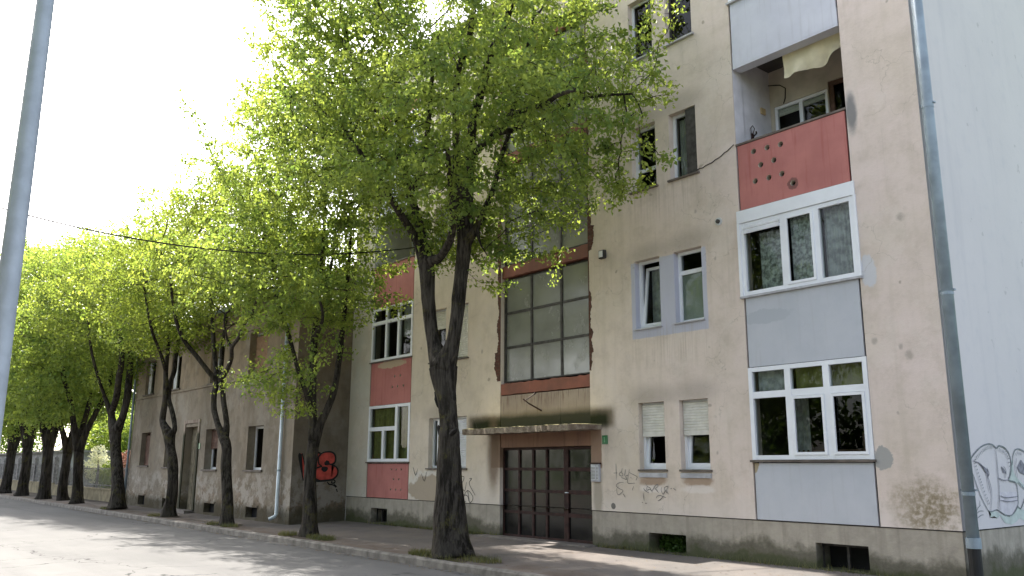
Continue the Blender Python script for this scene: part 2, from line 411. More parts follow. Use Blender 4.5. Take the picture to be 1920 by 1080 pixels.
M['pipe_white'] = plain('pale_zinc', (.50, .56, .60), .4, .15, 3, metal=.3)
M['galv'] = plain('galvanised_steel', (.34, .39, .45), .5, .1, 6, metal=.1, spec=.5)
M['cable'] = plain('black_cable', (.015, .015, .016), .7, .2, 5)
M['black_paint'] = plain('black_spray_paint', (.012, .012, .012), .8, .2, 6)
M['grey_paint'] = plain('faded_grey_marker', (.17, .165, .16), .85, .35, 9)
M['tag_red'] = plain('red_spray_paint', (.40, .06, .045), .8, .3, 5)
M['mural_line'] = plain('slate_spray_paint', (.17, .19, .20), .8, .3, 9)
M['mural_dark'] = plain('smudged_spray_paint', (.20, .20, .23), .9, .3, 12)
M['mural_green'] = plain('mint_spray_paint', (.44, .50, .475), .85, .12, 6)
M['mural_lilac'] = plain('lilac_spray_paint', (.53, .51, .55), .85, .1, 6)
M['dry'] = plain('dry_leaf', (.13, .09, .045), .9, .4, 8)
M['road'] = mat_road(); M['walk'] = mat_walk()
M['kerb'] = plain('kerb_concrete', (.165, .152, .135), 1.0, .35, 4, bstr=.5)
M['step'] = plain('doorstep_concrete', (.17, .15, .135), .9, .2, 6, bstr=.4)
M['soil'] = plain('soil', (.05, .036, .024), .95, .4, 12, bstr=.8)
M['turf'] = plain('turf', (.07, .10, .03), .95, .4, 3)
M['bark'] = mat_bark(.55); M['bark_dark'] = mat_bark(.4, 'bark_dark')
M['knot'] = plain('dark_hollow_bark', (.014, .012, .010), .95, .4, 20, bstr=.6)
M['leaf'] = mat_leaf('spring_leaf', (.11, .19, .05), (.31, .385, .09))
M['leaf_y'] = mat_leaf('yellow_spring_leaf', (.11, .18, .04), (.31, .38, .08))
M['leaf_d'] = mat_leaf('hedge_leaf', (.05, .11, .018), (.13, .21, .03))
M['grass'] = mat_leaf('grass_blade', (.07, .09, .03), (.17, .16, .06), .3)
M['ivy'] = mat_leaf('ivy_leaf', (.025, .06, .012), (.07, .14, .02), .3)
M['pink'] = mat_leaf('pink_blossom', (.42, .20, .19), (.50, .33, .31), .2)
M['white_bloom'] = mat_leaf('white_blossom', (.55, .58, .50), (.75, .76, .68), .4)
M['fence_wall'] = plain('garden_wall_render', (.24, .205, .13), .9, .3, 2, bstr=.4)
M['picket'] = plain('grey_fence_paint', (.22, .21, .21), .8, .3, 6)
M['grey_bld'] = plain('grey_render', (.33, .32, .335), .9, .2, 1.5, bstr=.3)
M['green_sign'] = plain('green_enamel', (.015, .14, .045), .35, .1, 5, spec=.5)
M['pale_green'] = plain('pale_green_enamel', (.16, .42, .22), .5, .1, 5)
M['door_old'] = plain('grey_brown_door', (.17, .145, .10), .8, .3, 5, bstr=.3)
M['shut_brown'] = plain('brown_shutter', (.13, .075, .055), .8, .3, 5)
M['shut_board'] = plain('tan_roller_blind', (.30, .19, .115), .8, .15, 5)
M['lamp_white'] = plain('opal_glass', (.50, .48, .42), .4, .1, 5, spec=.5)
M['far_hill'] = plain('hill_green', (.12, .17, .14), .95, .2, .02)

# ------------------------------------------------------------------ mesh helpers
class MB:
    def __init__(s): s.v = []; s.f = []; s.smooth = False
    def quad(s, *p):
        b = len(s.v); s.v += [tuple(q) for q in p]; s.f.append(tuple(range(b, b + len(p))))
    def box(s, x0, x1, y0, y1, z0, z1):
        b = len(s.v)
        s.v += [(x0, y0, z0), (x1, y0, z0), (x1, y1, z0), (x0, y1, z0), (x0, y0, z1), (x1, y0, z1), (x1, y1, z1), (x0, y1, z1)]
        s.f += [tuple(b + i for i in q) for q in ((0, 3, 2, 1), (4, 5, 6, 7), (0, 1, 5, 4), (1, 2, 6, 5), (2, 3, 7, 6), (3, 0, 4, 7))]
    def tube(s, pts, rad, n=10, cap=True, jit=0.0, rng=None):
        pts = [Vector(p) for p in pts]; m = len(pts)
        rad = rad if isinstance(rad, (list, tuple)) else [rad] * m
        b = len(s.v); ref = None
        for i, p in enumerate(pts):
            d = (pts[min(i + 1, m - 1)] - pts[max(i - 1, 0)]).normalized()
            if ref is None:
                ref = Vector((1, 0, 0)) if abs(d.x) < .8 else Vector((0, 1, 0))
            u = (ref - d * ref.dot(d)).normalized(); w = d.cross(u); ref = u
            for k in range(n):
                a = 2 * math.pi * k / n
                r = rad[i] * (1 + (rng.uniform(-jit, jit) if jit else 0))
                s.v.append(tuple(p + (u * math.cos(a) + w * math.sin(a)) * r))
        for i in range(m - 1):
            for k in range(n):
                k2 = (k + 1) % n
                s.f.append((b + i * n + k, b + i * n + k2, b + (i + 1) * n + k2, b + (i + 1) * n + k))
        if cap:
            s.f.append(tuple(b + k for k in reversed(range(n))))
            s.f.append(tuple(b + (m - 1) * n + k for k in range(n)))
    def disc(s, c, r, axis='y', n=16):
        b = len(s.v)
        for k in range(n):
            a = 2 * math.pi * k / n
            if axis == 'y': s.v.append((c[0] + r * math.cos(a), c[1], c[2] + r * math.sin(a)))
            else: s.v.append((c[0], c[1] + r * math.cos(a), c[2] + r * math.sin(a)))
        s.f.append(tuple(range(b, b + n)))
    def build(s, name, mat, parent=None, smooth=False, bevel=0.0):
        me = bpy.data.meshes.new(name)
        me.from_pydata(s.v, [], s.f)
        me.update()
        if smooth or s.smooth:
            me.polygons.foreach_set('use_smooth', [True] * len(me.polygons))
        o = bpy.data.objects.new(name, me)
        if mat is not None: me.materials.append(M[mat] if isinstance(mat, str) else mat)
        COL.objects.link(o)
        if parent is not None:
            o.parent = parent
            if parent.type == 'EMPTY' or True:
                o.matrix_parent_inverse = world_of(parent).inverted()
        if bevel:
            bv = o.modifiers.new('bevel', 'BEVEL'); bv.width = bevel; bv.segments = 1
        return o

def world_of(o):
    m = o.matrix_basis.copy()
    q = o
    while q.parent is not None:
        m = q.parent.matrix_basis @ q.matrix_parent_inverse @ m if q.parent.parent is None else world_of(q.parent) @ q.matrix_parent_inverse @ m
        break
    return m

def empty(name, loc=(0, 0, 0)):
    o = bpy.data.objects.new(name, None)
    o.location = loc
    o.empty_display_size = .3
    COL.objects.link(o)
    return o

def tag(o, label=None, cat=None, group=None, kind=None):
    if label: o['label'] = label
    if cat: o['category'] = cat
    if group: o['group'] = group
    if kind: o['kind'] = kind
    return o

def wall_y(mb, x0, x1, z0, z1, holes, y, depth):
    """front sheet in the plane y with rectangular openings and their reveals"""
    xs = sorted({x0, x1, *[h[0] for h in holes], *[h[1] for h in holes]})
    zs = sorted({z0, z1, *[h[2] for h in holes], *[h[3] for h in holes]})
    xs = [v for v in xs if x0 - 1e-6 <= v <= x1 + 1e-6]; zs = [v for v in zs if z0 - 1e-6 <= v <= z1 + 1e-6]
    idx = {}
    def vid(x, z):
        k = (round(x, 4), round(z, 4))
        if k not in idx:
            idx[k] = len(mb.v); mb.v.append((x, y, z))
        return idx[k]
    for i in range(len(xs) - 1):
        for j in range(len(zs) - 1):
            cx, cz = (xs[i] + xs[i + 1]) / 2, (zs[j] + zs[j + 1]) / 2
            if any(h[0] < cx < h[1] and h[2] < cz < h[3] for h in holes): continue
            mb.f.append((vid(xs[i], zs[j]), vid(xs[i + 1], zs[j]), vid(xs[i + 1], zs[j + 1]), vid(xs[i], zs[j + 1])))
    for (a, b, c, d) in holes:
        yy = y + depth
        mb.quad((a, y, c), (a, y, d), (a, yy, d), (a, yy, c))
        mb.quad((b, y, d), (b, y, c), (b, yy, c), (b, yy, d))
        mb.quad((a, y, d), (b, y, d), (b, yy, d), (a, yy, d))
        mb.quad((b, y, c), (a, y, c), (a, yy, c), (b, yy, c))

def ribbon(mb, pts, w, fn, taper=False):
    """flat painted stroke; fn maps (a, b) on the wall to 3-D"""
    n = len(pts)
    # smooth the polyline
    P = [Vector((p[0], p[1])) for p in pts]
    if n > 2:
        Q = []
        for i in range(n - 1):
            p0, p1, p2, p3 = P[max(i - 1, 0)], P[i], P[i + 1], P[min(i + 2, n - 1)]
            for t in (0, .33, .66):
                Q.append(.5 * ((2 * p1) + (p2 - p0) * t + (2 * p0 - 5 * p1 + 4 * p2 - p3) * t * t + (3 * p1 - p0 - 3 * p2 + p3) * t ** 3))
        Q.append(P[-1]); P = Q
    n = len(P); b = len(mb.v)
    for i, p in enumerate(P):
        d = (P[min(i + 1, n - 1)] - P[max(i - 1, 0)])
        if d.length < 1e-6: d = Vector((1, 0))
        d.normalize(); nn = Vector((-d.y, d.x))
        ww = w * (.5 + .5 * math.sin(math.pi * min(1, (i + .6) / n))) if taper else w
        mb.v.append(fn(*(p + nn * ww / 2))); mb.v.append(fn(*(p - nn * ww / 2)))
    for i in range(n - 1):
        mb.f.append((b + 2 * i, b + 2 * i + 1, b + 2 * i + 3, b + 2 * i + 2))

def fillpoly(name, polys, fn, mat, parent):
    bm = bmesh.new()
    for p in polys:
        vs = [bm.verts.new(fn(*q)) for q in p]
        try: bm.faces.new(vs)
        except ValueError: pass
    bmesh.ops.triangulate(bm, faces=bm.faces[:])
    me = bpy.data.meshes.new(name); bm.to_mesh(me); bm.free()
    me.materials.append(M[mat])
    o = bpy.data.objects.new(name, me); COL.objects.link(o); o.parent = parent
    o.matrix_parent_inverse = world_of(parent).inverted()
    return o

def strokes(name, lists, w, plane, mat, parent, off0=.004):
    mb = MB()
    for i, pl in enumerate(lists):
        off = off0 + .0008 * i
        if plane[0] == 'Y': fn = lambda a, b, o=off: (a, plane[1] - o, b)
        else: fn = lambda a, b, o=off: (plane[1] + o, a, b)
        ribbon(mb, pl, w, fn, True)
    return mb.build(name, mat, parent)

# window ------------------------------------------------------------
def window(parent, x0, x1, z0, z1, yf, mull=(), trans=(), fw=.07, mw=.075, d=.06, mat='pvc', glass='glass', name='window', sashes=()):
    """mull: x centres (full height) or (x, za, zb); trans: (xa, xb, z)"""
    mb = MB()
    mb.box(x0, x0 + fw, yf, yf + d, z0, z1); mb.box(x1 - fw, x1, yf, yf + d, z0, z1)
    for q in mull:
        if isinstance(q, tuple): mb.box(q[0] - mw / 2, q[0] + mw / 2, yf + .001, yf + d - .001, q[1], q[2])
        else: mb.box(q - mw / 2, q + mw / 2, yf + .001, yf + d - .001, z0 + .004, z1 - .004)
    e = .004
    mb.box(x0 + e, x1 - e, yf + e, yf + d - e, z0 + .002, z0 + fw); mb.box(x0 + e, x1 - e, yf + e, yf + d - e, z1 - fw, z1 - .002)
    for (a, b, z) in trans: mb.box(a + e, b - e, yf + .006, yf + d - .006, z - mw / 2, z + mw / 2)
    for (a, b, c, dd) in sashes:      # opening lights: a second, slightly proud frame
        s = .045; y0 = yf - .014; y1 = yf + .02
        mb.box(a, a + s, y0, y1, c, dd); mb.box(b - s, b, y0, y1, c, dd)
        mb.box(a + .002, b - .002, y0 + .002, y1 - .002, c + .001, c + s); mb.box(a + .002, b - .002, y0 + .002, y1 - .002, dd - s, dd - .001)
    o = mb.build(name, mat, parent)
    if glass:
        g = MB(); g.quad((x0 + .02, yf + d * .6, z0 + .02), (x1 - .02, yf + d * .6, z0 + .02), (x1 - .02, yf + d * .6, z1 - .02), (x0 + .02, yf + d * .6, z1 - .02))
        g.build('pane', glass, o)
    return o

def curtain(win, x0, x1, z0, z1, y, mat='curtain', amp=.03, folds=9, seed=0):
    rg = random.Random(seed); mb = MB(); n = folds * 6
    ph = [rg.uniform(-.4, .4) for _ in range(n + 1)]
    for i in range(n + 1):
        x = x0 + (x1 - x0) * i / n
        yy = y + amp * math.sin(i / 6 * 2 * math.pi + ph[i])
        mb.v += [(x, yy, z0), (x, y + (yy - y) * .6, z1)]
    for i in range(n): mb.f.append((2 * i, 2 * i + 2, 2 * i + 3, 2 * i + 1))
    return mb.build('curtain', mat, win, smooth=True)

def shutter(win, x0, x1, z0, z1, y, mat='shutter', pitch=.052):
    mb = MB(); z = z1; k = 0
    prof = []
    while z > z0 + .02:
        prof += [(y + .006, z), (y - .004, z - pitch * .25), (y - .004, z - pitch * .75), (y + .006, z - pitch * .97)]
        z -= pitch
    b = len(mb.v)
    for (yy, zz) in prof: mb.v += [(x0, yy, zz), (x1, yy, zz)]
    for i in range(len(prof) - 1): mb.f.append((2 * i, 2 * i + 2, 2 * i + 3, 2 * i + 1))
    mb.box(x0, x1, y - .008, y + .012, z0 - .015, z0 + .03)
    for xx in (x0 + .12, x1 - .04): mb.box(xx, xx + .02, y - .02, y - .006, z0 - .02, z0 + .005)
    return mb.build('roller_shutter', mat, win)

def sill(win, x0, x1, z, y0, y1, mat='sill', t=.035):
    mb = MB(); mb.box(x0, x1, y0, y1, z - t, z)
    return mb.build('sill', mat, win)

# ------------------------------------------------------------------ measured outlines (metres, world frame)
KNOTS = [((-8.392, -3.0, 2.939), (0.05, 0.07, 0.2), -0.35), ((-8.198, -3.03, 2.783), (0.045, 0.06, 0.16), -0.3), ((-7.771, -3.05, 2.961), (0.03, 0.04, 0.09), 0), ((-8.204, -3.05, 2.274), (0.05, 0.05, 0.16), -0.5), ((-7.77, -3.06, 2.281), (0.13, 0.05, 0.045), -0.5)]
TREES = {'T1':[[(-7.936,-2.9,-0.027,0.42),(-7.997,-2.9,0.282,0.36),(-8.042,-2.9,0.616,0.32),(-8.076,-2.9,1.101,0.275),(-8.11,-2.9,1.594,0.235),(-8.122,-2.9,1.943,0.215),(-8.132,-2.9,2.246,0.212),(-8.137,-2.9,2.398,0.178),(-8.181,-2.9,2.655,0.172),(-8.226,-2.9,2.914,0.188),(-8.33,-2.9,3.285,0.245),(-8.376,-2.9,3.552,0.275)],[(-8.376,-2.9,3.552,0.275),(-8.599,-2.95,3.975,0.155),(-8.695,-3.0,4.414,0.13),(-8.742,-3.05,4.986,0.14),(-8.729,-3.1,5.477,0.155),(-8.781,-3.1,5.767,0.18)],[(-8.376,-2.9,3.552,0.275),(-8.17,-2.85,3.96,0.15),(-8.093,-2.8,4.468,0.13),(-8.103,-2.75,4.929,0.14),(-8.081,-2.7,5.546,0.14),(-8.004,-2.7,6.075,0.155),(-7.994,-2.7,6.352,0.17)],[(-8.781,-3.1,5.767,0.18),(-8.812,-3.3,6.135,0.1),(-8.817,-3.5,6.406,0.085),(-8.719,-3.8,6.641,0.075),(-8.596,-4.2,6.974,0.06),(-8.632,-4.5,7.383,0.05),(-8.724,-4.8,7.759,0.04)],[(-8.781,-3.1,5.767,0.18),(-9.161,-3.0,6.434,0.115),(-9.526,-2.9,7.009,0.1),(-9.968,-2.8,7.602,0.09),(-10.412,-2.7,8.39,0.08),(-10.723,-2.6,9.042,0.07),(-10.848,-2.6,9.576,0.06),(-11.161,-2.6,10.392,0.045),(-11.652,-2.6,11.435,0.03)],[(-9.968,-2.8,7.602,0.09),(-8.593,-3.4,7.607,0.06),(-7.513,-4.0,7.795,0.05),(-6.828,-4.4,8.127,0.04),(-6.157,-4.8,8.588,0.03)],[(-10.848,-2.6,9.576,0.06),(-11.192,-2.9,10.191,0.04),(-11.581,-3.2,10.515,0.035),(-12.139,-3.5,11.047,0.03),(-12.714,-3.8,11.384,0.02)],[(-10.412,-2.7,8.39,0.08),(-10.853,-3.0,9.442,0.045),(-10.947,-3.4,10.066,0.04),(-10.917,-3.8,10.452,0.03)],[(-8.781,-3.1,5.767,0.18),(-8.338,-3.1,5.74,0.09),(-7.905,-3.2,5.88,0.08),(-7.609,-3.3,6.06,0.075),(-7.424,-3.4,6.311,0.07),(-7.19,-3.6,6.639,0.06),(-6.885,-3.9,7.018,0.05),(-6.4,-4.3,7.374,0.04)],[(-7.994,-2.7,6.352,0.17),(-7.874,-2.9,6.622,0.1),(-7.722,-3.1,7.1,0.09),(-7.498,-3.3,7.66,0.08),(-7.254,-3.5,8.143,0.07),(-7.006,-3.7,8.499,0.065),(-6.64,-3.9,8.959,0.06),(-6.121,-4.1,9.118,0.055),(-5.685,-4.3,9.441,0.05),(-5.336,-4.5,9.879,0.04)],[(-7.994,-2.7,6.352,0.17),(-7.932,-2.7,6.788,0.13),(-7.91,-2.7,7.352,0.12),(-7.886,-2.7,7.864,0.11),(-7.489,-2.9,8.497,0.09),(-7.021,-3.1,8.793,0.085),(-6.564,-3.3,9.089,0.08),(-6.131,-3.5,9.304,0.07),(-5.535,-3.7,9.384,0.06),(-5.068,-3.9,9.678,0.05),(-4.877,-4.0,10.169,0.04)],[(-7.886,-2.7,7.864,0.11),(-7.571,-2.6,8.061,0.075),(-7.153,-2.6,8.184,0.07),(-6.61,-2.7,8.33,0.065),(-6.248,-2.8,8.609,0.06),(-5.956,-2.9,8.801,0.05),(-5.568,-3.1,9.234,0.04),(-5.187,-3.3,9.643,0.03)],[(-6.61,-2.7,8.33,0.065),(-5.867,-3.0,8.106,0.05),(-5.19,-3.3,7.862,0.045),(-4.517,-3.6,7.623,0.04),(-3.876,-3.9,7.46,0.035),(-3.174,-4.2,7.208,0.03)],[(-7.153,-2.6,8.184,0.07),(-6.627,-2.4,8.183,0.04),(-6.14,-2.2,8.247,0.035),(-5.344,-2.1,8.389,0.03),(-4.785,-2.0,8.339,0.028),(-4.027,-2.0,8.101,0.02)],[(-8.004,-2.7,6.075,0.155),(-7.802,-2.6,6.306,0.085),(-7.674,-2.5,6.644,0.07),(-7.58,-2.4,6.968,0.06),(-7.536,-2.3,7.285,0.055),(-7.493,-2.2,7.814,0.05),(-7.203,-2.2,8.306,0.04)],[(-7.75,-2.6,6.373,0.06),(-7.62,-2.6,6.013,0.02),(-7.477,-2.6,5.821,0.015),(-7.372,-2.6,5.692,0.01)]],'T2':[[(-13.79,-2.9,-0.027,0.26),(-13.796,-2.9,0.266,0.2),(-13.812,-2.9,0.635,0.17),(-13.899,-2.9,1.368,0.15),(-13.854,-2.9,1.95,0.145),(-13.778,-2.9,2.267,0.15)],[(-13.778,-2.9,2.267,0.15),(-13.831,-2.95,2.857,0.1),(-13.83,-3.0,3.714,0.095),(-13.751,-3.05,4.388,0.09),(-13.64,-3.1,4.782,0.08),(-13.344,-3.2,5.423,0.07),(-13.115,-3.3,6.145,0.06),(-12.86,-3.4,6.615,0.05),(-12.836,-3.4,7.413,0.04),(-12.683,-3.5,8.305,0.03)],[(-13.778,-2.9,2.267,0.15),(-13.658,-2.8,2.689,0.1),(-13.457,-2.7,3.134,0.085),(-13.414,-2.6,3.539,0.08),(-13.489,-2.5,4.065,0.075),(-13.59,-2.4,4.604,0.07),(-13.527,-2.4,5.111,0.06),(-13.223,-2.5,5.871,0.05),(-12.987,-2.6,6.77,0.04),(-12.578,-2.8,7.742,0.03)],[(-13.831,-2.95,2.857,0.1),(-13.697,-3.2,3.341,0.06),(-13.714,-3.4,3.781,0.055),(-13.718,-3.6,4.349,0.05),(-13.903,-3.7,4.897,0.05),(-13.999,-3.8,5.189,0.05),(-14.116,-3.9,5.621,0.045),(-14.168,-4.0,6.222,0.04),(-14.621,-4.0,7.134,0.03),(-15.274,-4.0,8.135,0.02)],[(-13.64,-3.1,4.782,0.08),(-12.262,-3.6,4.945,0.035),(-11.903,-3.9,5.353,0.03),(-12.082,-4.1,5.577,0.025),(-11.978,-4.4,6.034,0.02)],[(-13.344,-3.2,5.423,0.07),(-13.456,-2.9,6.275,0.04),(-13.673,-2.7,6.886,0.035),(-13.779,-2.6,7.775,0.03)]],'T3':[[(-18.891,-2.9,-0.044,0.25),(-18.902,-2.9,0.218,0.19),(-18.945,-2.9,0.642,0.155),(-19.25,-2.9,1.593,0.15),(-19.32,-2.9,2.156,0.145),(-19.581,-2.9,2.439,0.15)],[(-19.581,-2.9,2.439,0.15),(-19.808,-3.0,2.785,0.09),(-20.132,-3.0,3.113,0.085),(-20.314,-3.0,3.361,0.085),(-20.365,-3.0,3.816,0.085),(-20.309,-2.95,4.172,0.09)],[(-19.581,-2.9,2.439,0.15),(-19.703,-2.8,2.804,0.085),(-19.852,-2.8,3.141,0.08),(-20.106,-2.8,3.569,0.08),(-20.142,-2.85,3.972,0.08),(-20.193,-2.9,4.232,0.09)],[(-20.309,-2.95,4.172,0.09),(-20.4,-3.2,4.438,0.075),(-20.48,-3.6,4.919,0.07),(-20.495,-4.0,5.356,0.06),(-20.457,-4.3,5.939,0.05),(-20.114,-4.6,6.665,0.04),(-19.886,-4.8,7.409,0.03)],[(-20.309,-2.95,4.172,0.09),(-20.728,-2.9,4.703,0.07),(-20.994,-2.9,5.334,0.07),(-21.316,-2.9,6.21,0.06),(-22.083,-2.8,7.215,0.05),(-22.976,-2.7,8.485,0.035)],[(-20.193,-2.9,4.232,0.09),(-21.055,-2.6,4.841,0.065),(-21.647,-2.4,5.415,0.06),(-21.987,-2.2,6.378,0.05),(-22.411,-2.0,7.374,0.04),(-22.604,-1.9,8.543,0.03)],[(-20.193,-2.9,4.232,0.09),(-19.242,-3.1,4.398,0.07),(-18.42,-3.3,4.666,0.06),(-17.922,-3.5,4.92,0.055),(-16.955,-3.7,5.062,0.05),(-16.213,-3.9,5.285,0.045),(-15.202,-4.1,5.424,0.04),(-14.367,-4.3,5.808,0.03),(-13.912,-4.4,6.385,0.02)],[(-17.922,-3.5,4.92,0.055),(-18.065,-3.6,5.154,0.03),(-17.886,-3.8,5.659,0.025)]],'T4':[[(-23.937,-2.9,-0.012,0.28),(-23.914,-2.9,0.294,0.21),(-23.78,-2.9,0.587,0.18),(-23.766,-2.9,1.134,0.17),(-23.996,-2.9,1.805,0.165),(-24.333,-2.9,2.265,0.16),(-24.553,-2.9,2.678,0.19)],[(-24.553,-2.9,2.678,0.19),(-24.958,-3.0,3.066,0.11),(-25.071,-3.0,3.271,0.105),(-24.969,-3.0,3.723,0.1),(-24.962,-3.0,4.108,0.1),(-25.07,-3.0,4.504,0.09),(-25.179,-3.0,4.904,0.08),(-25.165,-3.0,5.485,0.07),(-25.221,-3.0,6.327,0.06),(-25.277,-3.1,7.479,0.05),(-25.524,-3.2,8.683,0.04)],[(-24.553,-2.9,2.678,0.19),(-24.357,-2.8,2.837,0.09),(-24.501,-2.8,3.183,0.08),(-24.729,-2.85,3.59,0.08),(-24.944,-2.9,3.929,0.08),(-25.23,-2.8,4.473,0.08),(-25.205,-2.7,4.929,0.08),(-25.502,-2.6,5.554,0.08),(-25.333,-2.6,5.997,0.07),(-25.654,-2.6,6.813,0.06),(-25.465,-2.5,7.585,0.05),(-25.616,-2.4,8.622,0.04)],[(-25.179,-3.0,4.904,0.08),(-24.368,-3.5,5.436,0.05),(-23.769,-4.0,6.046,0.045),(-23.237,-4.4,6.823,0.035),(-22.86,-4.7,7.61,0.03)]],'T5':[[(-29.874,-2.9,0.032,0.34),(-29.914,-2.9,0.347,0.27),(-29.997,-2.9,0.782,0.23),(-30.589,-2.9,1.827,0.21),(-30.97,-2.9,2.472,0.2),(-31.13,-2.9,2.915,0.23)],[(-31.13,-2.9,2.915,0.23),(-31.552,-3.0,3.647,0.13),(-30.71,-3.1,4.257,0.13),(-30.244,-3.2,5.041,0.12),(-29.72,-3.3,5.639,0.11),(-29.92,-3.4,6.641,0.09),(-30.309,-3.6,7.741,0.06),(-30.728,-3.7,8.885,0.04)],[(-31.13,-2.9,2.915,0.23),(-30.684,-2.8,3.554,0.14),(-30.672,-2.7,4.382,0.14),(-31.043,-2.6,5.296,0.13),(-31.221,-2.6,6.275,0.11),(-31.269,-2.6,7.548,0.08),(-31.032,-2.6,8.64,0.05),(-31.027,-2.6,9.547,0.04)],[(-31.552,-3.0,3.647,0.13),(-31.387,-3.4,4.43,0.07),(-30.718,-3.9,5.197,0.06),(-30.436,-4.3,6.189,0.05),(-30.079,-4.6,7.376,0.04)]]}
